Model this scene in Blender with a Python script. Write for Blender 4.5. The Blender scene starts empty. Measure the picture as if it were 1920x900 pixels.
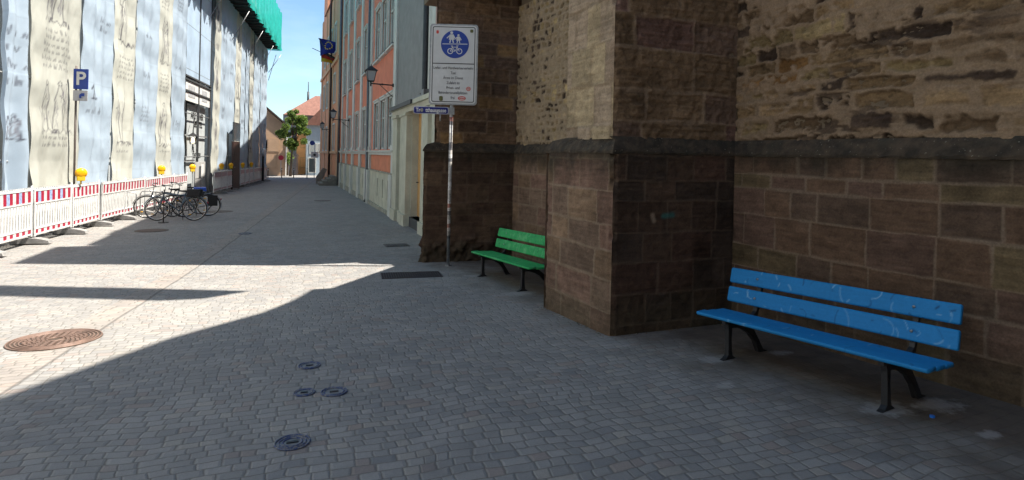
import bpy, bmesh, math, random
import numpy as np
from mathutils import Vector, Matrix
R = math.radians
random.seed(7); RNG = np.random.RandomState(11)
S = bpy.context.scene
COL = S.collection

# ------------------------------------------------------------------ camera
cam = bpy.data.objects.new('camera', bpy.data.cameras.new('camera')); COL.objects.link(cam); S.camera = cam
cam.data.sensor_width = 36; cam.data.lens = 1100/1920*36
cam.data.shift_y = -(450-293)/1920
cam.data.clip_start = .05; cam.data.clip_end = 3000
cam.location = (0, 0, 0)
cam.matrix_world = Matrix.Rotation(R(-20.7), 4, 'Z') @ Matrix.Rotation(R(90), 4, 'X') @ Matrix.Rotation(R(1.25), 4, 'Z')

# ------------------------------------------------------------------ light
SUN_EL, SUN_K = 62.0, .322                      # the sun stands on the right, slightly behind the camera
Lh = Vector((-1, SUN_K, 0)).normalized()
L = (Lh*math.cos(R(SUN_EL)) + Vector((0, 0, -math.sin(R(SUN_EL))))).normalized()
sun = bpy.data.objects.new('sun', bpy.data.lights.new('sun', 'SUN')); COL.objects.link(sun)
sun.data.energy = 5.0; sun.data.angle = R(.5); sun.data.color = (1, .93, .82)
sun.rotation_euler = L.to_track_quat('-Z', 'Y').to_euler()
W = bpy.data.worlds.new('World'); S.world = W; W.use_nodes = True
nt = W.node_tree; bg = nt.nodes['Background']
sky = nt.nodes.new('ShaderNodeTexSky'); sky.sky_type = 'NISHITA'; sky.sun_disc = False
sky.sun_elevation = R(SUN_EL); sky.sun_rotation = math.atan2(-Lh.x, -Lh.y)
sky.air_density = 1.0; sky.dust_density = .6; sky.ozone_density = 1.0
tint = nt.nodes.new('ShaderNodeMix'); tint.data_type = 'RGBA'; tint.blend_type = 'MULTIPLY'; tint.inputs[0].default_value = 1
tint.inputs[7].default_value = (.90, 1.06, 1.12, 1)
nt.links.new(sky.outputs[0], tint.inputs[6]); 
tc = nt.nodes.new('ShaderNodeTexCoord'); mp = nt.nodes.new('ShaderNodeMapping'); mp.inputs['Scale'].default_value = (1, 1, 3.2)
cn = nt.nodes.new('ShaderNodeTexNoise'); cn.inputs['Scale'].default_value = 3.4; cn.inputs['Detail'].default_value = 6; cn.inputs['Roughness'].default_value = .6
cr = nt.nodes.new('ShaderNodeMapRange'); cr.inputs[1].default_value = .50; cr.inputs[2].default_value = .80; cr.inputs[4].default_value = .22
cm = nt.nodes.new('ShaderNodeMix'); cm.data_type = 'RGBA'; cm.inputs[7].default_value = (7.5, 7.8, 8.0, 1)
nt.links.new(tc.outputs['Generated'], mp.inputs[0]); nt.links.new(mp.outputs[0], cn.inputs['Vector']); nt.links.new(cn.outputs['Fac'], cr.inputs[0]); nt.links.new(cr.outputs[0], cm.inputs[0])
nt.links.new(tint.outputs[2], cm.inputs[6]); nt.links.new(cm.outputs[2], bg.inputs[0])
bg.inputs[1].default_value = .074
S.view_settings.view_transform = 'Standard'; S.view_settings.look = 'None'
S.view_settings.exposure = 1.35; S.view_settings.gamma = 1; S.view_settings.use_curve_mapping = False
S.render.engine = 'CYCLES'
S.cycles.max_bounces = 6; S.cycles.diffuse_bounces = 4

# ------------------------------------------------------------------ ground height
def g(Y):
    if Y < 10: return -(1.72+.035*Y)
    if Y < 14:
        u = Y-10; return -(2.07+.035*u-.025*u*u/8)
    if Y < 75: return -(2.16+.010*(Y-14))
    return -2.77

# ------------------------------------------------------------------ materials
def lin(c):
    return tuple((x/12.92 if x <= .04045 else ((x+.055)/1.055)**2.4) for x in c)
class NT:
    def __init__(s, name):
        s.m = bpy.data.materials.new(name); s.m.use_nodes = True; s.t = s.m.node_tree
        s.b = s.t.nodes['Principled BSDF']
    def n(s, typ, **k):
        o = s.t.nodes.new(typ)
        for a, v in k.items(): setattr(o, a, v)
        return o
    def l(s, a, b): s.t.links.new(a, b)
    def val(s, x, sock):
        if hasattr(x, 'links') or isinstance(x, bpy.types.NodeSocket): s.l(x, sock)
        else: sock.default_value = x
    def math(s, op, a, b=0, c=None, clamp=False):
        o = s.n('ShaderNodeMath', operation=op); o.use_clamp = clamp
        s.val(a, o.inputs[0]); s.val(b, o.inputs[1])
        if c is not None: s.val(c, o.inputs[2])
        return o.outputs[0]
    def mix(s, f, a, b, blend='MIX'):
        o = s.n('ShaderNodeMix', data_type='RGBA', blend_type=blend)
        s.val(f, o.inputs[0])
        for x, i in ((a, 6), (b, 7)):
            if isinstance(x, tuple): x = tuple(x)+((1,) if len(x) == 3 else ())
            s.val(x, o.inputs[i])
        return o.outputs[2]
    def noise(s, scale, detail=4, vec=None, rough=.55, dist=0):
        o = s.n('ShaderNodeTexNoise'); o.inputs['Scale'].default_value = scale; o.inputs['Detail'].default_value = detail
        o.inputs['Roughness'].default_value = rough; o.inputs['Distortion'].default_value = dist
        if vec is not None: s.l(vec, o.inputs['Vector'])
        return o.outputs['Fac']
    def ramp(s, f, a, b):
        o = s.n('ShaderNodeMapRange'); o.inputs[1].default_value = a; o.inputs[2].default_value = b
        s.val(f, o.inputs[0]); return o.outputs[0]
    def obj(s): 
        return s.n('ShaderNodeNewGeometry').outputs['Position']
    def bump(s, h, strength, dist=.01):
        o = s.n('ShaderNodeBump'); o.inputs['Strength'].default_value = strength; o.inputs['Distance'].default_value = dist
        s.l(h, o.inputs['Height']); s.l(o.outputs[0], s.b.inputs['Normal'])

_mc = {}
def mat(name, col, rough=.6, metal=0, var=.12, scale=6, bump=.15, spec=.4):
    """painted / plastered / metal surface with worn tone variation and fine grain"""
    if name in _mc: return _mc[name]
    q = NT(name); p = q.obj()
    f = q.noise(scale, 5, p); f2 = q.noise(scale*9, 3, p)
    c0 = tuple(x*(1-var) for x in col); c1 = tuple(min(1, x*(1+var)) for x in col)
    c = q.mix(q.ramp(f, .3, .7), c0, c1); c = q.mix(q.math('MULTIPLY', q.ramp(f2, .45, .8), var*1.2), c, tuple(x*.5 for x in col))
    q.l(c, q.b.inputs['Base Color']); q.b.inputs['Roughness'].default_value = rough; q.b.inputs['Metallic'].default_value = metal
    q.b.inputs['Specular IOR Level'].default_value = spec
    if bump: q.bump(f2, bump, .004)
    _mc[name] = q.m; return q.m
def attr_mat(name, rough=.85, grain=.25, gscale=60, bump=.5, spec=.25, bd=.004):
    """base colour from the mesh's own colour attribute, with fine grain"""
    if name in _mc: return _mc[name]
    q = NT(name); a = q.n('ShaderNodeAttribute', attribute_name='Col'); p = q.obj()
    f = q.noise(gscale, 6, p, .65)
    c = q.mix(q.ramp(f, .25, .75), tuple([1-grain]*3), tuple([1+grain]*3))
    c = q.mix(1.0, a.outputs['Color'], c, 'MULTIPLY')
    q.l(c, q.b.inputs['Base Color']); q.b.inputs['Roughness'].default_value = rough; q.b.inputs['Specular IOR Level'].default_value = spec
    if bump: q.bump(f, bump, bd)
    _mc[name] = q.m; return q.m
def glass_mat(name, col, rough=.08):
    if name in _mc: return _mc[name]
    q = NT(name); q.b.inputs['Base Color'].default_value = (*col, 1); q.b.inputs['Roughness'].default_value = rough
    q.b.inputs['Specular IOR Level'].default_value = .9
    _mc[name] = q.m; return q.m

M_iron = mat('cast_iron', (.018, .018, .02), .45, 0, .3, 20)
M_black = mat('black_rubber', (.02, .02, .02), .7, 0, .2, 20)
M_steel = mat('galvanised_steel', (.33, .34, .35), .42, .7, .2, 14)
M_alu = mat('aluminium_profile', (.42, .43, .44), .4, .6, .1, 12)
M_chrome = mat('chrome', (.6, .6, .6), .2, 1, .1, 12, 0)
M_white = mat('white_plastic', (.66, .66, .65), .5, 0, .16, 7)
M_red = mat('red_sheeting', (.34, .018, .045), .45, 0, .15, 8)
M_redfade = mat('dirty_white_sheeting', (.55, .55, .56), .45, 0, .2, 8)
M_bluemark = mat('blue_smeared_sheeting', (.30, .40, .62), .5, 0, .4, 18)
M_yellow = mat('amber_plastic', (.85, .42, .01), .3, 0, .1, 8, 0)
M_yellow2 = mat('yellow_plastic', (.75, .5, .03), .4, 0, .1, 8, 0)
M_concrete = mat('concrete_foot', (.25, .245, .24), .85, 0, .25, 9, .4)
M_pink = mat('coral_render', (.68, .215, .13), .85, 0, .12, 2.2)
M_orange = mat('orange_render', (.68, .30, .17), .85, 0, .12, 1.5)
M_cream = mat('cream_render', (.52, .51, .41), .85, 0, .15, 2.0)
M_cream2 = mat('pale_frame_paint', (.56, .57, .53), .6, 0, .1, 3)
M_greyr = mat('grey_roughcast', (.26, .26, .255), .92, 0, .12, 3, .8)
M_door = mat('ochre_door_paint', (.62, .35, .13), .5, 0, .1, 3)
M_dgrey = mat('dark_grey_paint', (.055, .058, .062), .6, 0, .2, 6)
M_brown = mat('brown_door_paint', (.045, .022, .018), .5, 0, .2, 5)
M_glass = glass_mat('window_glass', (.28, .31, .31))
M_glassd = glass_mat('dark_window_glass', (.03, .04, .045))
M_zinc = mat('zinc_sheet', (.16, .17, .18), .45, .5, .2, 5)
M_beige = mat('beige_render', (.47, .31, .20), .9, 0, .12, 1.0)
M_ochre = mat('ochre_render', (.62, .34, .15), .9, 0, .12, 1.0)
M_bluer = mat('pale_blue_render', (.30, .37, .42), .9, 0, .12, 1.2)
M_litedge = mat('lit_edge_white', (.75, .74, .70), .9, 0, .06, 1.2)
M_bark = mat('bark', (.09, .065, .045), .9, 0, .3, 10, .6)
M_signw = mat('white_sign_sheet', (.60, .60, .59), .4, 0, .06, 5, 0)
M_signb = mat('blue_sign_sheet', (.020, .055, .30), .35, 0, .1, 5, 0)
M_ink = mat('black_print', (.03, .03, .03), .6, 0, .1, 9, 0)
M_stk = mat('red_sticker', (.6, .08, .06), .5, 0, .3, 90, 0)
M_green2 = mat('olive_sticker', (.12, .12, .04), .5, 0, .5, 90, 0)

def roof_mat():
    q = NT('clay_roof_tiles'); p = q.obj()
    w = q.n('ShaderNodeTexWave', bands_direction='Z'); w.inputs['Scale'].default_value = 4; w.inputs['Distortion'].default_value = 1.5
    q.l(p, w.inputs['Vector'])
    c = q.mix(q.ramp(q.noise(3, 5, p), .3, .7), (.16, .075, .055), (.27, .13, .095))
    c = q.mix(q.math('MULTIPLY', w.outputs['Fac'], .5), c, (.12, .05, .035)); q.l(c, q.b.inputs['Base Color']); q.b.inputs['Roughness'].default_value = .9
    return q.m
M_roof = roof_mat()

def net_mat(name, col):
    q = NT(name); p = q.obj(); q.b.inputs['Base Color'].default_value = (*col, 1); q.b.inputs['Roughness'].default_value = .8
    c = q.mix(q.ramp(q.noise(2.5, 4, p), .3, .7), tuple(x*.75 for x in col), col); q.l(c, q.b.inputs['Base Color'])
    tr = q.n('ShaderNodeBsdfTranslucent'); q.l(c, tr.inputs[0])
    tp = q.n('ShaderNodeBsdfTransparent')
    m1 = q.n('ShaderNodeMixShader'); m1.inputs[0].default_value = .5; q.l(q.b.outputs[0], m1.inputs[1]); q.l(tr.outputs[0], m1.inputs[2])
    m2 = q.n('ShaderNodeMixShader'); m2.inputs[0].default_value = .12; q.l(m1.outputs[0], m2.inputs[1]); q.l(tp.outputs[0], m2.inputs[2])
    q.l(m2.outputs[0], q.t.nodes['Material Output'].inputs[0]); return q.m
M_net = net_mat('turquoise_netting', (.03, .60, .52))

def paving_mat():
    q = NT('granite_sett_paving'); p = q.obj(); sp = q.n('ShaderNodeSeparateXYZ')
    # rows wander a little
    wn = q.n('ShaderNodeTexNoise'); wn.inputs['Scale'].default_value = .9; wn.inputs['Detail'].default_value = 2; q.l(p, wn.inputs['Vector'])
    wn2 = q.n('ShaderNodeTexNoise'); wn2.inputs['Scale'].default_value = 9; wn2.inputs['Detail'].default_value = 3; q.l(p, wn2.inputs['Vector'])
    def vm(op, a, b):
        o = q.n('ShaderNodeVectorMath', operation=op); q.val(a, o.inputs[0])
        if op == 'SCALE': o.inputs['Scale'].default_value = b
        else: q.val(b, o.inputs[1])
        return o.outputs[0]
    a = vm('SCALE', vm('SUBTRACT', wn.outputs['Color'], (.5, .5, .5)), .30)
    b = vm('SCALE', vm('SUBTRACT', wn2.outputs['Color'], (.5, .5, .5)), .026)
    pw = vm('ADD', vm('ADD', p, a), b); q.l(pw, sp.inputs[0])
    sp0 = q.n('ShaderNodeSeparateXYZ'); q.l(p, sp0.inputs[0])
    X, Y = sp.outputs[0], sp.outputs[1]
    # gutter strip running down the street
    gx = q.math('ADD', sp0.outputs[0], q.math('MULTIPLY', q.math('SUBTRACT', sp0.outputs[1], 6.2), -.082)); gx = q.math('ADD', gx, 2.0)
    gx = q.math('ADD', gx, q.math('MULTIPLY', q.math('SUBTRACT', wn.outputs['Fac'], .5), .05))
    strip = q.math('LESS_THAN', q.math('ABSOLUTE', q.math('SUBTRACT', gx, -.17)), .17)
    line = q.math('SUBTRACT', 1, q.ramp(q.math('ABSOLUTE', gx), .006, .026))
    hrow = .090
    r = q.math('DIVIDE', Y, hrow); ri = q.math('FLOOR', r); rf = q.math('SUBTRACT', r, ri)
    w1 = q.n('ShaderNodeTexWhiteNoise', noise_dimensions='1D'); q.l(ri, w1.inputs['W'])
    xw = q.math('DIVIDE', X, q.math('ADD', .118, q.math('MULTIPLY', strip, .12)))
    xn = q.n('ShaderNodeTexNoise', noise_dimensions='2D'); xn.inputs['Scale'].default_value = 1.0; xn.inputs['Detail'].default_value = 0
    cv = q.n('ShaderNodeCombineXYZ'); q.l(q.math('MULTIPLY', xw, .55), cv.inputs[0]); q.l(q.math('MULTIPLY', ri, 7.31), cv.inputs[1]); q.l(cv.outputs[0], xn.inputs['Vector'])
    xw = q.math('ADD', xw, q.math('MULTIPLY', xn.outputs['Fac'], 1.1))
    xw = q.math('ADD', xw, q.math('MULTIPLY', w1.outputs['Value'], 9.3))
    xi = q.math('FLOOR', xw); xf = q.math('SUBTRACT', xw, xi)
    cid = q.n('ShaderNodeCombineXYZ'); q.l(xi, cid.inputs[0]); q.l(ri, cid.inputs[1])
    w2 = q.n('ShaderNodeTexWhiteNoise', noise_dimensions='2D'); q.l(cid.outputs[0], w2.inputs['Vector'])
    ex = q.math('MULTIPLY', q.math('MINIMUM', xf, q.math('SUBTRACT', 1, xf)), .135)
    ey = q.math('MULTIPLY', q.math('MINIMUM', rf, q.math('SUBTRACT', 1, rf)), hrow)
    fine0 = q.noise(38, 4, p, .7)
    # rounded corner distance
    e = q.math('MINIMUM', ex, ey)
    sm = q.n('ShaderNodeMath', operation='SMOOTH_MIN'); q.l(ex, sm.inputs[0]); q.l(ey, sm.inputs[1]); sm.inputs[2].default_value = .014; e = sm.outputs[0]
    stone = q.ramp(q.math('ADD', e, q.math('MULTIPLY', q.math('SUBTRACT', fine0, .5), .008)), .001, .0065)
    fine = q.noise(70, 6, p, .7); mid = q.noise(2.2, 5, p, .6); big = q.noise(.45, 4, p, .6)
    cs = q.n('ShaderNodeSeparateColor'); q.l(w2.outputs['Color'], cs.inputs[0])
    c = q.mix(cs.outputs[0], (.235, .23, .225), (.315, .302, .29))
    c = q.mix(q.math('MULTIPLY', q.math('GREATER_THAN', cs.outputs[1], .90), .5), c, (.38, .34, .29))
    c = q.mix(q.math('MULTIPLY', q.math('GREATER_THAN', cs.outputs[2], .93), .5), c, (.29, .21, .18))
    c = q.mix(q.math('MULTIPLY', q.math('LESS_THAN', cs.outputs[2], .12), .45), c, (.17, .175, .19))
    c = q.mix(q.math('MULTIPLY', strip, .30), c, (.36, .27, .21))
    c = q.mix(q.math('MULTIPLY', q.ramp(mid, .40, .70), .42), c, (.15, .145, .145))
    c = q.mix(q.math('MULTIPLY', q.ramp(big, .42, .72), .40), c, (.36, .34, .31))
    c = q.mix(q.math('MULTIPLY', q.ramp(fine, .35, .7), .30), c, (.12, .12, .12))
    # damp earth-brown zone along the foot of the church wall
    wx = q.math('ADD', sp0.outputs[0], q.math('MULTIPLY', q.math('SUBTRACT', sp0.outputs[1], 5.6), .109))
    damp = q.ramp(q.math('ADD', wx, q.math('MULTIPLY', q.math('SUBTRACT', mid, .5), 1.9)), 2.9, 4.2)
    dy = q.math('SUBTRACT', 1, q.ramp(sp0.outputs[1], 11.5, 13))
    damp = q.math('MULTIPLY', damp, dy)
    spv = q.n('ShaderNodeTexVoronoi'); spv.inputs['Scale'].default_value = 2.6; q.l(p, spv.inputs['Vector'])
    c = q.mix(q.math('MULTIPLY', q.math('SUBTRACT', 1, q.ramp(spv.outputs['Distance'], .028, .05)), .55), c, (.11, .105, .10))
    c = q.mix(q.math('SUBTRACT', 1, stone), c, (.155, .145, .13))
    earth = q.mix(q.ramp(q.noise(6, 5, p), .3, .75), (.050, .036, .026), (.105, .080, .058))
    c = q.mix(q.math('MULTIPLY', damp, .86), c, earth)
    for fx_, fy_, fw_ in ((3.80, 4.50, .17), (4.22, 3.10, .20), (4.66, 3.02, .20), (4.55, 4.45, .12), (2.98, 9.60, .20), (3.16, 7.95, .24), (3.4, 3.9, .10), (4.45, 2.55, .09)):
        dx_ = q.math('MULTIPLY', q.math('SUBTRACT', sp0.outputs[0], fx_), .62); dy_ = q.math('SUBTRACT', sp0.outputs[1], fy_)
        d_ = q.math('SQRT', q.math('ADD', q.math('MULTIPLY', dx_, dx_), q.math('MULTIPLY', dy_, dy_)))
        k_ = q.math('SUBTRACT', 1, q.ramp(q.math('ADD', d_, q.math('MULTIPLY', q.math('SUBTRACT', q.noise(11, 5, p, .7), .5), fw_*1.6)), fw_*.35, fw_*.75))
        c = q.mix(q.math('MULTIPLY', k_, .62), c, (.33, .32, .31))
    c = q.mix(q.math('MULTIPLY', line, .55), c, (.06, .055, .05))
    q.l(c, q.b.inputs['Base Color']); q.b.inputs['Roughness'].default_value = .78; q.b.inputs['Specular IOR Level'].default_value = .3
    h = q.math('ADD', q.math('MULTIPLY', q.ramp(e, 0, .016), 1.0), q.math('MULTIPLY', fine, .32))
    h = q.math('ADD', h, q.math('MULTIPLY', cs.outputs[1], .35)); h = q.math('SUBTRACT', h, q.math('MULTIPLY', line, .8))
    h = q.math('MULTIPLY', h, q.math('SUBTRACT', 1, q.math('MULTIPLY', damp, .65)))
    q.bump(h, .6, .010)
    return q.m
M_pave = paving_mat()

# ------------------------------------------------------------------ mesh helpers
def tag(o, label=None, cat=None, group=None, kind=None):
    for k, v in (('label', label), ('category', cat), ('group', group), ('kind', kind)):
        if v: o[k] = v
    return o
def empty(name, loc, rz=0, **k):
    o = bpy.data.objects.new(name, None); COL.objects.link(o); o.location = loc; o.rotation_euler = (0, 0, rz)
    o.empty_display_size = .3
    return tag(o, **k)
class MB:
    def __init__(s): s.v = []; s.f = []; s.mi = []; s.sm = []
    def add(s, vs, fs, mi=0, smooth=False):
        n = len(s.v); s.v += [tuple(v) for v in vs]
        for f in fs: s.f.append(tuple(n+i for i in f)); s.mi.append(mi); s.sm.append(smooth)
        return s
    def box(s, x0, x1, y0, y1, z0, z1, mi=0, M=None):
        vs = [(x, y, z) for z in (z0, z1) for y in (y0, y1) for x in (x0, x1)]
        if M is not None: vs = [M @ Vector(v) for v in vs]
        return s.add(vs, [(0, 2, 3, 1), (4, 5, 7, 6), (0, 1, 5, 4), (2, 6, 7, 3), (0, 4, 6, 2), (1, 3, 7, 5)], mi)
    def bevbox(s, x0, x1, y0, y1, z0, z1, b=.006, mi=0, M=None):
        bm = bmesh.new(); bmesh.ops.create_cube(bm, size=1)
        for v in bm.verts: v.co = ((x0+x1)/2+v.co.x*(x1-x0), (y0+y1)/2+v.co.y*(y1-y0), (z0+z1)/2+v.co.z*(z1-z0))
        bmesh.ops.bevel(bm, geom=bm.edges[:], offset=b, segments=2, affect='EDGES')
        bm.verts.index_update()
        vs = [v.co.copy() for v in bm.verts]
        if M is not None: vs = [M @ v for v in vs]
        s.add(vs, [[v.index for v in f.verts] for f in bm.faces], mi); bm.free(); return s
    def tube(s, pts, r, n=8, mi=0, cap=True):
        pts = [Vector(p) for p in pts]; rs = r if isinstance(r, (list, tuple)) else [r]*len(pts)
        vs = []; prev = None
        for i, p in enumerate(pts):
            d = (pts[min(i+1, len(pts)-1)]-pts[max(i-1, 0)]).normalized()
            a = prev if prev is not None else (Vector((0, 0, 1)) if abs(d.z) < .9 else Vector((1, 0, 0)))
            u = (a-d*a.dot(d)).normalized(); w = d.cross(u); prev = u
            for k in range(n):
                t = 2*math.pi*k/n; vs.append(p+(u*math.cos(t)+w*math.sin(t))*rs[i])
        fs = [(i*n+k, i*n+(k+1) % n, (i+1)*n+(k+1) % n, (i+1)*n+k) for i in range(len(pts)-1) for k in range(n)]
        if cap: fs += [tuple(range(n))[::-1], tuple(range((len(pts)-1)*n, len(pts)*n))]
        return s.add(vs, fs, mi, True)
    def torus(s, c, R_, r, axis='y', n=28, m=6, mi=0, a0=0, a1=2*math.pi):
        full = abs(a1-a0-2*math.pi) < 1e-6; k = n if full else n+1; c = Vector(c); vs = []
        for i in range(k):
            t = a0+(a1-a0)*i/n
            for j in range(m):
                p = 2*math.pi*j/m; q = R_+r*math.cos(p); h = r*math.sin(p)
                a, b = q*math.cos(t), q*math.sin(t)
                vs.append(c+Vector({'y': (a, h, b), 'z': (a, b, h), 'x': (h, a, b)}[axis]))
        fs = [(i*m+j, ((i+1) % k)*m+j, ((i+1) % k)*m+(j+1) % m, i*m+(j+1) % m) for i in range(n if not full else k) for j in range(m)]
        return s.add(vs, fs, mi, True)
    def disc(s, c, r, z0, z1, n=32, mi=0):
        vs = [(c[0]+r*math.cos(2*math.pi*i/n), c[1]+r*math.sin(2*math.pi*i/n), z) for z in (z0, z1) for i in range(n)]
        return s.add(vs, [tuple(range(n))[::-1], tuple(range(n, 2*n))]+[(i, (i+1) % n, n+(i+1) % n, n+i) for i in range(n)], mi)
    def prism(s, poly, d0, d1, place, mi=0):
        """2-D outline extruded; place(a, b, d) -> xyz"""
        n = len(poly); vs = [place(a, b, d0) for a, b in poly]+[place(a, b, d1) for a, b in poly]
        return s.add(vs, [tuple(range(n))[::-1], tuple(range(n, 2*n))]+[(i, (i+1) % n, n+(i+1) % n, n+i) for i in range(n)], mi)
    def mesh(s, name, mats, color=None):
        me = bpy.data.meshes.new(name); me.from_pydata(s.v, [], s.f)
        for m in (mats if isinstance(mats, (list, tuple)) else [mats]): me.materials.append(m)
        me.polygons.foreach_set('material_index', s.mi); me.polygons.foreach_set('use_smooth', s.sm)
        if color is not None:
            at = me.color_attributes.new('Col', 'FLOAT_COLOR', 'POINT'); at.data.foreach_set('color', np.tile((*color, 1), (len(s.v), 1)).ravel().astype(np.float32))
        bm = bmesh.new(); bm.from_mesh(me); bmesh.ops.recalc_face_normals(bm, faces=bm.faces); bm.to_mesh(me); bm.free()
        me.update(); return me
    def build(s, name, mats, parent=None, color=None, loc=None, rot=None):
        o = bpy.data.objects.new(name, s.mesh(name, mats, color)); COL.objects.link(o)
        if parent: o.parent = parent
        if loc is not None: o.location = loc
        if rot is not None: o.rotation_euler = rot
        return o
def children(o): return [c for c in ALL() if c.parent == o]
def ALL(): return list(COL.objects)
def copy_tree(o, parent=None, _idx=None):
    if _idx is None:
        _idx = {}
        for c in ALL():
            if c.parent: _idx.setdefault(c.parent.name, []).append(c)
    c = o.copy(); COL.objects.link(c); c.parent = parent
    for ch in _idx.get(o.name, []): copy_tree(ch, c, _idx)
    return c
def text_mesh(txt, size, align='CENTER', extrude=.0008, bold=0, xs=1.0, shear=0):
    cu = bpy.data.curves.new('lettering', 'FONT'); cu.body = txt; cu.size = size; cu.align_x = align; cu.align_y = 'CENTER'
    cu.extrude = extrude; cu.offset = bold; cu.space_line = 1.0; cu.shear = shear
    to = bpy.data.objects.new('tmp', cu); COL.objects.link(to)
    dg = bpy.context.evaluated_depsgraph_get(); me = bpy.data.meshes.new_from_object(to.evaluated_get(dg))
    bpy.data.objects.remove(to); me.name = 'lettering'
    for v in me.vertices: v.co.x *= xs
    return me
def put_mesh(name, me, m, parent, loc=(0, 0, 0), rot=(0, 0, 0)):
    me.materials.clear(); me.materials.append(m)
    o = bpy.data.objects.new(name, me); COL.objects.link(o); o.parent = parent; o.location = loc; o.rotation_euler = rot
    return o

# ------------------------------------------------------------------ numpy surface helpers
def vnoise(x, y, seed):
    r = np.random.RandomState(seed).rand(256, 256)
    xi = np.floor(x).astype(int); yi = np.floor(y).astype(int); fx = x-xi; fy = y-yi
    fx = fx*fx*(3-2*fx); fy = fy*fy*(3-2*fy)
    a = r[yi % 256, xi % 256]; b = r[yi % 256, (xi+1) % 256]; c = r[(yi+1) % 256, xi % 256]; d = r[(yi+1) % 256, (xi+1) % 256]
    return (a*(1-fx)+b*fx)*(1-fy)+(c*(1-fx)+d*fx)*fy
def fbm(x, y, f, seed, o=4, gain=.5):
    t = 0; a = 1; s = 0
    for i in range(o):
        t = t+a*vnoise(x*f+i*17.3, y*f+i*9.1, seed+i); s += a; a *= gain; f *= 2
    return t/s
def sst(x, a, b):
    t = np.clip((x-a)/(b-a), 0, 1); return t*t*(3-2*t)
def grid_mesh(name, P, C, m, parent=None, flip=False):
    """P: (ny, nx, 3) points, C: (ny, nx, 3) colours"""
    ny, nx = P.shape[:2]; me = bpy.data.meshes.new(name)
    me.vertices.add(nx*ny); me.vertices.foreach_set('co', P.reshape(-1).astype(np.float32))
    j, i = np.mgrid[0:ny-1, 0:nx-1]; a = (j*nx+i).ravel()
    q = np.stack([a, a+1, a+nx+1, a+nx], 1)
    if flip: q = q[:, ::-1]
    nf = len(q); me.loops.add(nf*4); me.loops.foreach_set('vertex_index', q.ravel().astype(np.int32))
    me.polygons.add(nf); me.polygons.foreach_set('loop_start', np.arange(0, nf*4, 4, dtype=np.int32))
    me.polygons.foreach_set('use_smooth', np.ones(nf, bool))
    me.update(calc_edges=True); me.materials.append(m)
    at = me.color_attributes.new('Col', 'FLOAT_COLOR', 'POINT')
    at.data.foreach_set('color', np.concatenate([np.clip(C, 0, 1).reshape(-1, 3), np.ones((nx*ny, 1))], 1).ravel().astype(np.float32))
    o = bpy.data.objects.new(name, me); COL.objects.link(o)
    if parent: o.parent = parent
    return o
def stroke(C, U, V, pts, w, col, a=.85):
    pts = np.array(pts, float); col = np.array(col)
    x0, y0 = pts.min(0)-w*2; x1, y1 = pts.max(0)+w*2
    us = U[0]; vs = V[:, 0]
    i0, i1 = np.searchsorted(us, [x0, x1]); j0, j1 = np.searchsorted(vs, [y0, y1])
    i1 = min(i1+1, len(us)); j1 = min(j1+1, len(vs))
    if i1 <= i0 or j1 <= j0: return
    u = U[j0:j1, i0:i1]; v = V[j0:j1, i0:i1]; d = np.full(u.shape, 9.)
    for (ax, ay), (bx, by) in zip(pts[:-1], pts[1:]):
        dx, dy = bx-ax, by-ay; t = np.clip(((u-ax)*dx+(v-ay)*dy)/(dx*dx+dy*dy+1e-9), 0, 1)
        d = np.minimum(d, np.hypot(u-ax-t*dx, v-ay-t*dy))
    k = (np.clip(1.3-d/w, 0, 1)*a)[..., None]
    C[j0:j1, i0:i1] = C[j0:j1, i0:i1]*(1-k)+col*k

# ------------------------------------------------------------------ setting: paving
ys = [-40, -20, -10, -5]+[i*.5 for i in range(-8, 34)]+[i for i in range(17, 80, 2)]+[90, 120, 180, 300, 600]
xs = [-400, -120, -40, -12, -6, -3, 0, 3, 6, 12, 40, 120, 400]
b = MB(); b.add([(x, y, g(y)) for y in ys for x in xs], [(j*len(xs)+i, j*len(xs)+i+1, (j+1)*len(xs)+i+1, (j+1)*len(xs)+i) for j in range(len(ys)-1) for i in range(len(xs)-1)])
tag(b.build('street_paving', M_pave), kind='structure')

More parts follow.
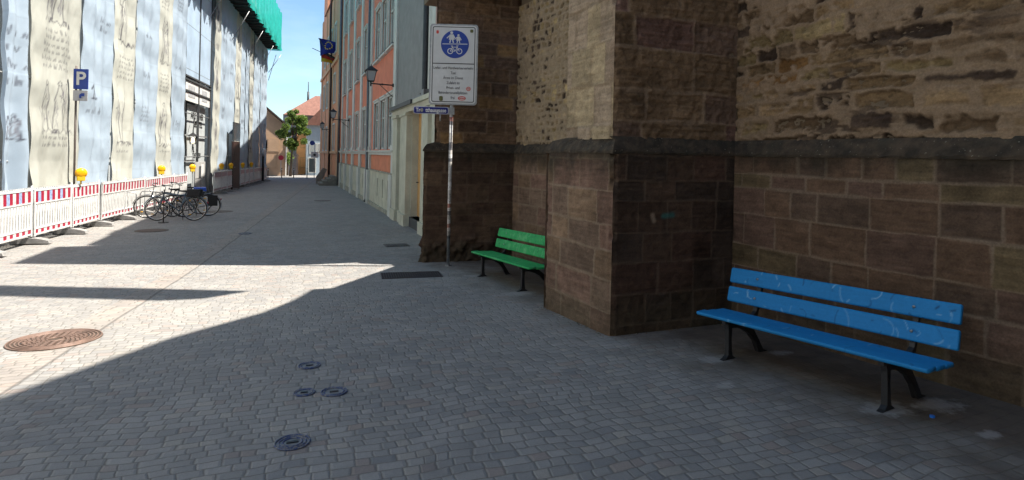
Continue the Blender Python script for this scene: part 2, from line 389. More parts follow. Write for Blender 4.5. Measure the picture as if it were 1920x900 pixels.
# ------------------------------------------------------------------ the church
M_stone = attr_mat('weathered_sandstone', .9, .30, 55, .7, .2, .006)
def courses(z0, z1, lo, hi, rnd, marks=None):
    if marks: return marks
    out = [z0]
    while out[-1] < z1: out.append(out[-1]+rnd.uniform(lo, hi))
    return out
def stone_face(name, A, B, z0, z1, style, seed, res, parent, marks=None, top=None, fade=(1, 1)):
    """masonry relief between plan points A and B (outside on the left-hand side seen from above when walking A->B is -normal)"""
    A = np.array(A, float); B = np.array(B, float); Lg = np.hypot(*(B-A)); d = (B-A)/Lg; nrm = np.array([d[1], -d[0]])
    nx = max(4, int(Lg/res)+1); ny = max(4, int((z1-z0)/res)+1)
    U, V = np.meshgrid(np.linspace(0, Lg, nx), np.linspace(z0, z1, ny)); rnd = random.Random(seed); s = seed*13
    st = dict(style)
    wob = st['wob']; Uw = U+(fbm(U, V, 5, s, 4)-.5)*wob; Vw = V+(fbm(U, V, 4, s+5, 4)-.5)*wob+(fbm(U, V*0, .7, s+9, 2)-.5)*st.get('wave', .04)
    cs = courses(z0-.3, z1+.3, *st['h'], rnd, marks); n = len(cs)-1
    ci = np.clip(np.searchsorted(cs, Vw)-1, 0, n-1); csa = np.array(cs)
    dz = np.minimum(Vw-csa[ci], csa[ci+1]-Vw)
    bi = np.zeros_like(ci); du = np.zeros_like(U); 
    tone = np.zeros(U.shape+(3,)); dep = np.zeros_like(U); rec = np.zeros_like(U)
    for k in range(n):
        m = ci == k
        if not m.any(): continue
        e = [-.5-rnd.random()*.3]
        while e[-1] < Lg+.5: e.append(e[-1]+rnd.uniform(*st['w']))
        e = np.array(e); q = np.clip(np.searchsorted(e, Uw[m])-1, 0, len(e)-2)
        du[m] = np.minimum(Uw[m]-e[q], e[q+1]-Uw[m])
        cols = np.array([st['pal'](rnd) for _ in e]); tone[m] = cols[q]
        dd = np.array([rnd.uniform(-1, 1) for _ in e]); dep[m] = dd[q]
        er = np.array([1.0 if rnd.random() < st.get('erode', 0) else 0. for _ in e]); rec[m] = er[q]
    e = np.minimum(dz, du); nf = fbm(U, V, 14, s+21, 5); nl = fbm(U, V, 2.2, s+31, 4); nm = fbm(U, V, 45, s+41, 3)
    mw = st['mw']*(.35+1.3*fbm(U, V, 3, s+51, 3))
    mw = mw*(.5+1.0*sst(fbm(U, V, 1.7, s+57, 3), .30, .62)); mort = 1-sst(e+(nf-.5)*st['rag'], mw*.5, mw*1.0+.004)
    # render smeared over stones
    if st.get('smearf'): nl = nl+st['smearf'](U, V)
    if st.get('smear', 0): mort = np.maximum(mort, sst(nl+(nf-.5)*.5+(fbm(U,V,8,s+3,3)-.5)*.35, 1-st['smear']-.03, 1-st['smear']+.05))
    layer = fbm(U*.22, V*2.6, 15, s+61, 5, .6)
    C = tone*(.70+.60*nf[..., None])*(.62+.76*layer[..., None])*(.75+.5*nl[..., None])
    blk = sst(fbm(U, V, 1.6, s+71, 4), .52, .75)[..., None]*st.get('soot', .4)
    C = C*(1-blk)+C*blk*np.array([.42, .40, .38])
    pit = sst(fbm(U*.6, V, 30, s+81, 3), .62, .75)*st.get('pit', .3)
    C = C*(1-pit[..., None]*.6)
    mc = np.array(st['mcol'])*(.75+.5*nf[..., None]); C = C*(1-mort[..., None]*st.get('mop', .8))+mc*mort[..., None]*st.get('mop', .8)
    recf = rec*(1-mort)*sst(nf+(layer-.5)*.6, .25, .6)
    C = C*(1-recf[..., None]*.35)
    H = (1-mort)*dep*st['dep'] - mort*st.get('mdep', .006) + (nf-.5)*st['rough'] + (layer-.5)*st['rough']*.6 - recf*st.get('rdep', .03) - pit*.008
    if st.get('fleck'):
        k = sst(fbm(U*.42, V*1.5, 8, s+66, 5, .6), .50, .60)*sst(fbm(U*.6, V, 1.3, s+67, 3)+st['fleckf'](U, V), .45, .62)
        C = C*(1-k[..., None]*.72)+k[..., None]*.72*np.array([.050, .038, .032]); H = H-k*.016
    if top is not None:                                         # mossy black run-off under the string course
        k = sst(V+(fbm(U*1.5, V*.6, 5, s+91, 4)-.5)*.32, top-.42, top-.06)[..., None]*.78; C = C*(1-k)+k*np.array([.022, .022, .016])*(.6+.8*nf[..., None])
    gy = np.array([g(A[1]+(B[1]-A[1])*u/Lg) for u in U[0]])[None, :]
    hgt = V-gy
    k = (1-sst(hgt+(fbm(U, V, 4, s+95, 4)-.5)*.5, .05, .55))[..., None]*.45
    C = C*(1-k)+k*np.array([.075, .068, .042])*(.5+nf[..., None])
    if st.get('crumb'):
        k = (1-sst(hgt+(fbm(U, V, 4, s+97, 3)-.5)*.3, .25, .55)); H = H+k*((fbm(U, V, 9, s+98, 4)-.5)*.16+.04); C = C*(1-k[..., None]*.3)
    if st.get('post'): C = st['post'](C, U, V, nf)
    ed = np.minimum(sst(U, 0, .03), 1) if fade[0] else 1; ed2 = sst(Lg-U, 0, .03) if fade[1] else 1
    H = H*ed*ed2
    C = C*np.array(st.get('tint', [1.08, .96, .89]))*st.get('mul', 1)*1.12
    H = H+0; cut = np.zeros_like(U)
    for cs_, end in zip(st.get('corner', (None, None)), (0, 1)):
        if cs_ is None: continue
        du_ = U if end == 0 else Lg-U; wz = 1-sst(du_, 0, .075); zz_ = V[:, :1]+U*0
        a_ = .010+.045*sst(fbm(zz_, zz_*0+cs_*3.3, 4.5, 500+cs_, 4), .52, .78)+.010*fbm(zz_, zz_*0, 20, 520+cs_, 3)
        H = H-a_*wz; U = U+(a_ if end == 0 else -a_)*wz
    P = np.zeros(U.shape+(3,)); P[..., 0] = A[0]+d[0]*U+nrm[0]*H; P[..., 1] = A[1]+d[1]*U+nrm[1]*H; P[..., 2] = V
    return grid_mesh(name, P, C, M_stone, parent)
def pal(*cs, v=.16):
    def f(r):
        c = r.choices([x[0] for x in cs], [x[1] for x in cs])[0]; k = 1+r.uniform(-v, v); return tuple(x*k for x in c)
    return f
DK = (.110, .075, .052); DK2 = (.088, .064, .048); DR = (.105, .072, .056); OL = (.115, .092, .055)
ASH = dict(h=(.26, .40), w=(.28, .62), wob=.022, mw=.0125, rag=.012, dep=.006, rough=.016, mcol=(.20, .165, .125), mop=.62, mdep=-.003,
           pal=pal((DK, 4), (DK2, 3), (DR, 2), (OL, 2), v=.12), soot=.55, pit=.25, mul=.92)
SHD = dict(ASH, pal=pal(((.072, .050, .036), 4), ((.060, .046, .036), 3), ((.075, .048, .036), 2)), mop=.40, mw=.010, mcol=(.15, .12, .09), soot=.75, mul=.80, h=(.22, .36))  # darker ashlar: shade on the camera-facing buttress faces is put into the stone colour
RUB = dict(h=(.13, .22), w=(.22, .85), wob=.09, wave=.14, mw=.036, rag=.075, dep=.014, rough=.040, mcol=(.285, .225, .160), mop=.9, mdep=-.006,
           pal=pal(((.30, .225, .135), 5), ((.080, .060, .046), 5), ((.33, .20, .085), 1.0), ((.21, .155, .10), 3), ((.33, .27, .15), 1.6)), smear=.34, soot=.42, pit=.6, erode=.6, rdep=.04, mul=.71, tint=[1.12, .98, .88], fleck=1, fleckf=lambda U, V: .10*sst(U, .5, 1.8)-.05*sst(V, 1.0, 1.6),
           smearf=lambda U, V: .16*(1-sst(U, .3, 1.5))+.15*sst(V, 1.0, 1.7)-.10*sst(U, 1.0, 2.4)*(1-sst(V, .9, 1.5)))
RUBL = dict(RUB, smearf=None, fleckf=lambda U, V: -.10, pal=pal(((.36, .30, .20), 6), ((.085, .065, .05), 3.2), ((.40, .33, .18), 2)), smear=.34, mcol=(.33, .285, .21), h=(.10, .15), w=(.10, .24))
BLK = dict(ASH, h=(.34, .52), w=(.45, 1.2), mw=.018, rag=.035, dep=.012, rough=.045, mcol=(.24, .19, .135), mop=.65, pal=pal(((.165, .120, .075), 3), ((.135, .098, .074), 3), ((.140, .092, .075), 1.5)), mul=.85, soot=.45, pit=.3)
YEL = dict(BLK, h=(.36, .60), w=(.28, .50), pal=pal(((.35, .30, .20), 4), ((.31, .26, .195), 3), ((.27, .22, .165), 2)), soot=.25, mul=.84, mop=.5, mcol=(.24, .20, .14), rough=.020, mw=.014)
B1U = dict(BLK, h=(.20, .36), w=(.35, .9), pal=pal(((.15, .105, .068), 3), ((.125, .09, .066), 3), ((.21, .145, .075), 1.2)), mcol=(.19, .15, .11), rough=.035)
LEFTP = dict(ASH, h=(.28, .42), w=(.35, .8), mw=.013, pal=pal(((.175, .128, .088), 4), ((.150, .112, .085), 3), ((.165, .112, .088), 2)), mcol=(.22, .18, .135), soot=.4, mop=.8)
def wx(Y): return 4.92+.109*(5.6-Y)
church = empty('church', (4.9, 5.5, g(5.5)), label='old sandstone church wall with two stepped buttresses behind both benches', cat='church')
church_inv = church.matrix_world.copy()
def ch(o):
    o.parent = church; o.matrix_parent_inverse = Matrix.Translation(-Vector(church.location)); return o
off = .075
LC = [(wx(-4), -4), (wx(1.2), 1.2), (wx(5.57), 5.57), (3.24, 5.50), (3.13, 7.00), (wx(7.02), 7.02), (wx(11.28), 11.28), (2.43, 11.33), (2.90, 12.5)]
def upc(i, a=off):   # upper plan: set back
    return {0: (wx(-4)+a, -4), 1: (wx(1.2)+a, 1.2), 2: (wx(5.57)+a, 5.57+a), 3: (3.24+a*.3, 5.50+a), 4: (3.24, 6.66), 5: (wx(6.62)+a, 6.66), 6: (wx(11.28)+a, 11.28+a), 7: (2.66, 11.33+a), 8: (3.12, 12.5)}[i]
SC = .07     # underside of the sloped string course
m_low = [-2.9, -2.35, -1.93, -1.52, -1.22, -.97, -.61, -.31, -.15, .12, .5]
def wallparts():
    r = .0125
    P = []
    # lower zone: each (i, i+1) run is walked so that the outside is the street side
    def f(nm, a, b, z0, z1, st, seed, rs, **k): return ch(stone_face(nm, a, b, z0, z1, st, seed, rs, None, **k))
    f('wall_plinth', LC[2], LC[1], -2.15, SC, ASH, 3, r, marks=m_low, top=.20, fade=(0, 0))
    f('wall_plinth', LC[1], LC[0], -2.0, SC, ASH, 4, .05, marks=m_low, top=.20, fade=(0, 0))
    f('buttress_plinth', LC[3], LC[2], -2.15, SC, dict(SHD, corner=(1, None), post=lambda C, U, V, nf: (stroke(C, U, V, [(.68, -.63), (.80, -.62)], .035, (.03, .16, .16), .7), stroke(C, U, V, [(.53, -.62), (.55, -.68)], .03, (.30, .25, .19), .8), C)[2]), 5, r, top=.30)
    f('buttress_plinth', LC[4], LC[3], -2.15, SC, dict(LEFTP, corner=(2, 1)), 6, r, top=.10)
    f('buttress_plinth', LC[5], LC[4], -2.15, SC, LEFTP, 12, .05)
    f('wall_plinth', LC[6], LC[5], -2.3, SC, LEFTP, 7, .022, top=.08, fade=(0, 0))
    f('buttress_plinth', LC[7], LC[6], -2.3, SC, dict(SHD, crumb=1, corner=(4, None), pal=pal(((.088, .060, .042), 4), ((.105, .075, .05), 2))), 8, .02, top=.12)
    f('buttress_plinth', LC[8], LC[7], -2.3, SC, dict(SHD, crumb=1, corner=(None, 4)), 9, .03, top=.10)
    zt = .215
    f('wall_face', upc(2), upc(1), zt, 2.5, RUB, 13, r, fade=(0, 0))
    f('wall_face', upc(1), upc(0), zt, 2.5, RUB, 14, .05, fade=(0, 0))
    f('buttress_face', upc(3), upc(2), zt, 2.5, dict(BLK, corner=(3, None)), 15, r)
    f('buttress_face', upc(4), upc(3), zt, 2.7, dict(YEL, corner=(None, 3)), 16, r)
    f('buttress_face', upc(5), upc(4), zt, 3.0, YEL, 26, .05)
    f('wall_face', upc(6), upc(5), zt, 3.1, RUBL, 17, .018, fade=(0, 0))
    f('buttress_face', upc(7), upc(6), zt, 3.25, dict(B1U, corner=(5, None)), 18, .018)
    f('buttress_face', upc(8), upc(7), zt, 3.25, B1U, 19, .03)
wallparts()
# string course: sloped, weathered ledge mitred round the corners
def offset_poly(pts, d):
    out = []
    for i, p in enumerate(pts):
        ns = []
        for a, c in ((i-1, i), (i, i+1)):
            if 0 <= a and c < len(pts):
                u = Vector(pts[c])-Vector(pts[a]); u.normalize(); ns.append(Vector((-u.y, u.x)))
        n = sum(ns, Vector((0, 0)))/len(ns); n = n/max(.25, n.length_squared); out.append((p[0]+n.x*d, p[1]+n.y*d))
    return out
inner = [upc(i) for i in range(9)]
prof = [(.000, .245), (.030, .205), (.062, .150), (.088, .098), (.092, .080), (.088, .058), (.03, .050)]   # (out from plinth face-ish, z)
def string_course():
    b = MB(); rows = []
    samp = []
    for i in range(len(LC)-1):
        a, c = LC[i], LC[i+1]; Lg = math.dist(a, c); n = max(2, int(Lg/.06)) if i in (1, 2, 3, 5, 6) else 2
        for k in range(n+(1 if i == len(LC)-2 else 0)): samp.append((i, k/n))
    for q, (o_, z) in enumerate(prof):
        t = 0 if q == 0 else None
        o1 = offset_poly(LC, o_-.075+.0) if q not in (0,) else [inner[i] for i in range(9)]
        if q > 0: o1 = offset_poly(LC, o_-.078)
        row = []
        for i, k in samp:
            x = o1[i][0]*(1-k)+o1[i+1][0]*k; y = o1[i][1]*(1-k)+o1[i+1][1]*k
            jit = (random.random()-.5)*.008 if 0 < k < 1 else 0
            row.append((x+jit, y+jit, z+(random.random()-.5)*.008*(0 if q in (0, 6) else 1)))
        rows.append(row)
    nx = len(samp)
    for r_ in rows: b.v += r_
    for j in range(len(rows)-1):
        for i in range(nx-1): b.f.append((j*nx+i, j*nx+i+1, (j+1)*nx+i+1, (j+1)*nx+i)); b.mi.append(0); b.sm.append(False)
    q = NT('mossy_ledge_stone'); p = q.obj()
    c = q.mix(q.ramp(q.noise(9, 5, p), .35, .7), (.026, .020, .013), (.080, .056, .036)); c = q.mix(q.math('MULTIPLY', q.ramp(q.noise(3.5, 4, p), .5, .7), .45), c, (.028, .032, .022))
    c = q.mix(q.ramp(q.noise(40, 3, p), .66, .74), c, (.22, .20, .16)); q.l(c, q.b.inputs['Base Color']); q.b.inputs['Roughness'].default_value = .95; q.bump(q.noise(45, 5, p), .8, .01)
    return ch(b.build('string_course', q.m))
string_course()
# the masonry mass behind the faces, its unseen top shaped for the street shadow
M_core = mat('church_core_stone', (.16, .12, .08), .9, 0, .2, 2)
prof_c = [(-4, -3), (11.34, -3), (11.34, 4.3), (10.48, 4.3), (10.34, 3.2), (10.19, 3.17), (7.83, 6.25), (7.75, 6.80), (6.91, 7.54), (6.13, 8.45), (4.89, 10.44), (3.24, 12.5), (0, 16.5), (-4, 21)]
b = MB(); b.prism(prof_c, .13, .75, lambda a, z, d: (wx(a)+d, a, z)); ch(b.build('gable_wall', M_core))
b = MB(); b.prism([(3.40, 5.66), (5.1, 5.66), (5.1, 6.52), (3.40, 6.52)], -2.3, 4.6, lambda a, c, d: (a, c, d)); ch(b.build('buttress_core', M_core))
b = MB(); b.prism([(2.95, 11.5), (4.5, 11.5), (4.5, 12.9), (3.3, 12.9)], -2.5, 3.3, lambda a, c, d: (a, c, d))
b.prism([(2.72, 10.76), (6.5, 10.76), (6.5, 12.94), (2.72, 12.94)], 3.32, 12.5, lambda a, c, d: (a, c, d)); ch(b.build('buttress_core_shade_box', M_core))  # upper box is unseen, added so its shadow bounds the sunlit patch
# unseen slab high above, shaped to throw the narrow shadow band across the street
arm = [(7.56, 8.79), (7.79, 11.63), (8.01, 15.12), (8.3, 19.5), (0, 20.5), (0, 19.0), (6.8, 18.6), (7.23, 14.69), (6.9, 10.81), (7.0, 10.0)]
b = MB(); b.prism(arm, -.05, .12, lambda a, z, d: (wx(a)+.15+d, a, z)); ch(b.build('shadow_band_slab', M_core))

# ------------------------------------------------------------------ benches
def bench(name, loc, rz, col, scratch, dark, label, cat='bench', seed=1, worn=0, length=2.03):
    root = empty(name, loc, rz, label=label, cat=cat)      # local: x along bench, +y = towards the back, z up
    hl = length/2
    M_b = attr_mat(name+'_paint', .55, .08, 40, .2, .22, .002)
    def board(y, z, w, t, tilt, nm, sd, face=1):
        # board: width w runs in the tilted plane, thickness t
        res = .009; nx = int(length/res); U, V = np.meshgrid(np.linspace(-hl, hl, nx), np.linspace(-w/2, w/2, 17)); rr = random.Random(sd)
        C = np.ones(U.shape+(3,))*np.array(col)*(1+.10*(fbm(U+9, V+5, 6, sd, 4)-.5)[..., None])
        gr = fbm(U*.4+3, V*6+3, 18, sd+2, 3); C *= (1+.12*(gr-.5))[..., None]
        if worn:
            k = sst(fbm(U+9, V+9, 14, sd+7, 4), .55, .72)[..., None]*worn; C = C*(1-k)+np.array(scratch)*k
            k = sst(fbm(U+29, V+9, 22, sd+9, 4), .62, .75)[..., None]*worn; C = C*(1-k)+np.array(dark)*k
        for _ in range(scr):
            cx = rr.uniform(-hl, hl); cy = rr.uniform(-w/2, w/2); rad = rr.choice((rr.uniform(.025, .08), rr.uniform(.10, .30))); a0 = rr.uniform(0, 6.3); da = rr.uniform(.4, 2.6)
            pts = [(cx+rad*1.1*math.cos(a0+da*i/10), cy+rad*math.sin(a0+da*i/10)) for i in range(11)]
            if rr.random() < .35: pts = [(cx, cy), (cx+rr.uniform(-.03, .03), cy+rr.uniform(-.05, .05))]
            stroke(C, U, V, pts, rr.uniform(.004, .009), scratch if rr.random() < .60 else dark, rr.uniform(.25, .75))
        # closed section with rounded edges: front face carries the scratches
        bm_rows = []; be = .008
        def place(v, d): # v across, d thickness direction
            return (y+v*math.sin(tilt)*0+v*(-math.sin(tilt))*-1*1 if False else y+v*math.sin(tilt)+d*math.cos(tilt), z+v*math.cos(tilt)-d*math.sin(tilt))
        sect = []
        for j in range(17): sect.append((V[j, 0]*(1 if 0 < j < 16 else 1), 0 if 0 < j < 16 else be, j))
        sect += [(w/2, t-be, 16), (w/2-be, t, 15), (-w/2+be, t, 1), (-w/2, t-be, 0)]
        xs_ = np.concatenate([[-hl], U[0][1:-1], [hl]]); P = np.zeros((len(sect)+1, nx, 3)); CC = np.zeros((len(sect)+1, nx, 3))
        for r_, (v, d, j) in enumerate(sect+[sect[0]]):
            yy, zz = place(v, d); P[r_, :, 0] = xs_; P[r_, :, 1] = yy; P[r_, :, 2] = zz; CC[r_] = C[j]
            sh = np.ones(nx); 
        # pull the ends in slightly so they read rounded
        cy_, cz_ = place(0, t/2)
        for e_ in (0, -1): P[:, e_, 1] = cy_+(P[:, e_, 1]-cy_)*.90; P[:, e_, 2] = cz_+(P[:, e_, 2]-cz_)*.90
        o = grid_mesh(nm, P, CC, M_b, root)
        # end caps
        me = o.data; bm = bmesh.new(); bm.from_mesh(me); bmesh.ops.remove_doubles(bm, verts=bm.verts, dist=1e-5)
        bmesh.ops.holes_fill(bm, edges=[e for e in bm.edges if e.is_boundary], sides=0); bmesh.ops.recalc_face_normals(bm, faces=bm.faces); bm.to_mesh(me); bm.free()
        return o
    scr = 26
    board(.405, .545, .152, .035, R(14), 'back_board', seed*7+1)
    board(.452, .730, .152, .035, R(14), 'back_board', seed*7+2)
    scr = 7
    sw = .128
    for i, (yy, zz, tl) in enumerate(((-.015, .418, R(88)), (.125, .408, R(91)), (.265, .400, R(91)))): 
        board(yy+.0, zz, sw, .032, tl+0, 'seat_board', seed*7+3+i)
    # cast-iron supports: front leg, curved rear leg, seat bearer, back arm
    for sx in (-.70, .70):
        def strip(poly, wd=.045, nm='leg'):
            q = MB(); q.prism(poly, sx-wd/2, sx+wd/2, lambda a, c, d: (d, a, c)); return q.build(nm, M_iron, root)
        strip([(-.10, 0), (.085, 0), (.08, .02), (.035, .05), (.025, .10), (.022, .22), (.035, .33), (.05, .365), (-.03, .365), (-.02, .30), (-.022, .16), (-.028, .06), (-.06, .035), (-.10, .022)])
        strip([(.03, .372), (.12, .372), (.24, .340), (.36, .250), (.43, .150), (.50, .04), (.56, .02), (.57, 0), (.45, 0), (.43, .03), (.38, .13), (.30, .215), (.20, .275), (.10, .305), (.03, .31)])
        strip([(-.065, .355), (.33, .345), (.42, .38), (.475, .50), (.555, .79), (.525, .80), (.445, .52), (.40, .42), (.33, .376), (-.065, .385)], .04, 'support')
        for by_, bz_ in ((.405-.003, .545), (.452-.003, .730)):
            q = MB(); q.tube([(sx, by_-.006, bz_), (sx, by_+.006, bz_)], .011, 10); q.build('bolt', M_steel, root)
    return root
bench('blue_bench', (4.062, 3.78, g(3.78)-.02), 0, (.014, .20, .48), (.22, .45, .66), (.005, .03, .10), 'blue slatted bench with scratched graffiti on black cast iron legs against church wall', seed=3)
bench('green_bench', (3.19, 8.80, g(8.8)-.02), 0, (.030, .36, .11), (.16, .50, .22), (.02, .10, .07), 'worn green slatted bench half hidden behind the projecting stone buttress', seed=5, worn=.45)
for nm, dx, dy in (('blue_bench', .27, -1.37), ('green_bench', .20, -1.57)):
    o = bpy.data.objects[nm]
    o.rotation_euler = (0, 0, math.atan2(dy, dx))
    # follow the falling pavement
    o.rotation_euler.rotate_axis('Y', R(-2.0))

# ------------------------------------------------------------------ facade helpers
def pbox(b, place, u0, u1, z0, z1, d0, d1, mi=0):
    vs = [place(u, z, d) for d in (d0, d1) for z in (z0, z1) for u in (u0, u1)]
    b.add(vs, [(0, 2, 3, 1), (4, 5, 7, 6), (0, 1, 5, 4), (2, 6, 7, 3), (0, 4, 6, 2), (1, 3, 7, 5)], mi); return b
def wall_with_openings(name, mats, parent, place, u0, u1, z0, z1, ops, depth=.22, color=None):
    us = sorted({u0, u1, *[o[0] for o in ops], *[o[1] for o in ops]}); zs = sorted({z0, z1, *[o[2] for o in ops], *[o[3] for o in ops]})
    b = MB()
    for i in range(len(us)-1):
        for j in range(len(zs)-1):
            uc, zc = (us[i]+us[i+1])/2, (zs[j]+zs[j+1])/2
            if any(o[0] < uc < o[1] and o[2] < zc < o[3] for o in ops): continue
            b.add([place(us[i], zs[j], 0), place(us[i+1], zs[j], 0), place(us[i+1], zs[j+1], 0), place(us[i], zs[j+1], 0)], [(0, 1, 2, 3)])
    for a, c, e, f in ops:
        q = [(a, e), (c, e), (c, f), (a, f)]
        for k in range(4):
            (p, r_), (s_, t) = q[k], q[(k+1) % 4]
            b.add([place(p, r_, 0), place(s_, t, 0), place(s_, t, -depth), place(p, r_, -depth)], [(0, 1, 2, 3)])
    return b.build(name, mats, parent, color)

# ------------------------------------------------------------------ coral town house on the right
def pX(Y): return 3.45
def P_(u, z, d): return (pX(u)-d, u, z)
house = empty('coral_town_house', (0, 0, 0), label='long coral red town house with pale window frames and cream plinth', cat='house')
wins = [(21.25, 22.65), (23.05, 24.45), (24.95, 26.35), (29.4, 30.7), (32.8, 34.3), (37.0, 38.5), (41.0, 42.6)]
rows = [(.17, 2.15), (3.95, 6.2), (8.1, 10.3), (11.3, 12.3)]
ops = [(a, c, e, f) for a, c in wins for e, f in rows]
wall_with_openings('upper_wall', M_pink, house, P_, 20.6, 45.5, -.05, 12.9, ops, .16)
b = MB(); pbox(b, P_, 20.6, 45.5, -.72, -.05, -.1, .0); b.build('panel_band', mat('orange_panel_render', (.66, .24, .14), .85, 0, .12, 3), house)
slits = [(u, u+.20) for u in (21.9, 23.2, 24.6, 30.0, 33.0, 34.1, 37.4, 38.6)]
wall_with_openings('plinth_wall', M_cream, house, lambda u, z, d: (3.45-.05-d, u, z), 20.6, 45.5, -2.75, -.72, [(a, c, -1.75, -1.02) for a, c in slits], .14)
for a, c in slits:
    b = MB(); pbox(b, P_, a, c, -1.75, -1.02, -.09, -.085); b.build('cellar_window', M_glassd, house)
b = MB(); pbox(b, P_, 20.6, 45.5, -2.75, -2.12, .05, .12); pbox(b, P_, 20.6, 45.5, -.76, -.70, .05, .09); b.build('base_moulding', mat('stained_base_render', (.34, .33, .27), .9, 0, .35, 4), house)
b = MB(); pbox(b, P_, 20.5, 45.5, -.06, .06, 0, .10); pbox(b, P_, 20.5, 45.5, .06, .12, 0, .17); b.build('sill_course', M_cream2, house)
b = MB()
for a, c in ((20.6, 21.15), (27.3, 28.5), (31.2, 31.9), (35.1, 35.9), (39.2, 39.9), (43.2, 43.8)):
    pbox(b, P_, a, c, .12, 12.6, 0, .07); pbox(b, P_, a-.02, c+.02, -.72, -.06, 0, .09); pbox(b, P_, a-.05, c+.05, -2.7, -.76, .05, .17)
    pbox(b, P_, a-.06, c+.06, .12, .30, 0, .12)
b.build('pilasters', M_cream2, house)
for (a, c) in wins:
    for k, (e, f) in enumerate(rows):
        w = MB(); t = .08
        for u0, u1, z0, z1 in ((a-t, a, e-.02, f+t), (c, c+t, e-.02, f+t), (a, c, f, f+t)): pbox(w, P_, u0, u1, z0, z1, -.02, .05)
        pbox(w, P_, a-.02, c+.02, f+t, f+t+.06, -.02, .09)
        wf = w.build('window', M_cream2, house)
        s_ = MB()
        for u0, u1, z0, z1 in ((a, a+.07, e, f), (c-.07, c, e, f), ((a+c)/2-.04, (a+c)/2+.04, e, f), (a, c, e, e+.07), (a, c, f-.07, f), (a, c, e+(f-e)*.62, e+(f-e)*.62+.06)): pbox(s_, P_, u0, u1, z0, z1, -.09, -.03)
        s_.build('frame', M_cream2, wf)
        gl = MB(); pbox(gl, P_, a, c, e, f, -.11, -.10); gl.build('glass', M_glass, wf)
        if k > 0:
            sl = MB(); pbox(sl, P_, a-.1, c+.1, e-.08, e, 0, .14); pbox(sl, P_, a-.0, c+.0, e, e+.05, .02, .13, 1); sl.build('sill', [M_cream2, M_dgrey], wf)
b = MB(); b.prism([(20.6, 0), (45.5, 0)] and [(0, 12.9), (6, 12.9), (12, 12.9), (6, 18)], 20.6, 45.5, lambda a, z, d: (3.3+a, d, z)); b.build('roof', M_roof, house)
b = MB(); b.box(3.62, 12, 20.7, 45.4, -2.7, 12.9); b.build('body', M_pink, house)
b = MB(); pbox(b, P_, 20.6, 45.5, 12.6, 12.85, 0, .20); b.build('eaves_cornice', M_cream2, house)
b = MB(); b.tube([(3.30, 27.75, 12.7), (3.30, 27.75, -2.1), (3.22, 27.75, -2.25)], .055, 10); b.tube([(3.30, 44.7, 12.7), (3.30, 44.7, -2.4)], .09, 10); b.build('downpipe', M_zinc, house)

# grey roughcast wing with the cream portal, next to the church
wing = empty('grey_wing', (0, 0, 0), label='grey roughcast wing above a cream portal with ochre door, beside the coral house', cat='house')
b = MB(); b.box(3.45, 9.5, 15.62, 20.58, 1.62, 13.05); b.build('upper_wall', M_greyr, wing)
b = MB(); b.box(3.52, 9.5, 12.95, 15.3, -2.3, 13.05); b.build('side_wall', M_pink, wing)
b = MB(); pbox(b, P_, 15.3, 15.62, 1.62, 13.05, -.5, .03); pbox(b, P_, 14.85, 15.3, 1.62, 13.05, -.5, .02); b.build('corner_strip', M_cream2, wing)
b = MB(); b.tube([(3.37, 15.75, 13.0), (3.37, 15.75, 1.70), (3.30, 15.75, 1.60)], .075, 10); b.build('downpipe', M_dgrey, wing)
b = MB(); pbox(b, P_, 15.55, 20.6, 1.56, 1.66, -.3, .10, 0); pbox(b, P_, 16.6, 20.4, 1.44, 1.56, 0, .30, 1); pbox(b, P_, 15.2, 15.55, 1.56, 1.72, -.3, .22, 0); b.build('cover_slab', [M_zinc, M_dgrey], wing)
wall_with_openings('portal_wall', M_cream, wing, P_, 13.0, 20.6, -2.35, 1.56, [(16.05, 17.75, -1.9, 1.30)], .30)
b = MB(); b.box(3.78, 9.5, 13.0, 20.5, -2.3, 1.5); b.build('core', M_cream, wing)
b = MB()
for a, c, d in ((17.8, 18.5, .17), (18.75, 19.25, .10), (19.5, 20.3, .17), (15.15, 15.95, .10), (14.1, 14.7, .10), (20.3, 20.58, .08)):
    pbox(b, P_, a, c, -2.3, 1.18, 0, d); pbox(b, P_, a-.06, c+.06, 1.18, 1.26, 0, d+.05); pbox(b, P_, a-.04, c+.04, -2.3, -1.85, 0, d+.05)
pbox(b, P_, 14.0, 20.58, 1.27, 1.43, 0, .16); pbox(b, P_, 13.9, 20.58, 1.43, 1.55, 0, .24); b.build('pilasters', M_cream, wing)
d_ = MB(); pbox(d_, P_, 16.05, 17.75, -1.88, 1.30, -.26, -.20); pbox(d_, P_, 16.2, 16.8, -1.6, 1.1, -.20, -.185); pbox(d_, P_, 17.0, 17.6, -1.6, 1.1, -.20, -.185); dr = d_.build('door', M_door, wing)
h_ = MB(); h_.tube([P_(17.55, -.85, -.19), P_(17.55, -.85, -.12), P_(17.42, -.85, -.12)], .014, 8); h_.build('handle', M_iron, dr)
st_ = MB(); pbox(st_, P_, 16.02, 17.78, -2.35, -1.90, -.3, .04); st_.build('doorstep', M_dgrey, wing)

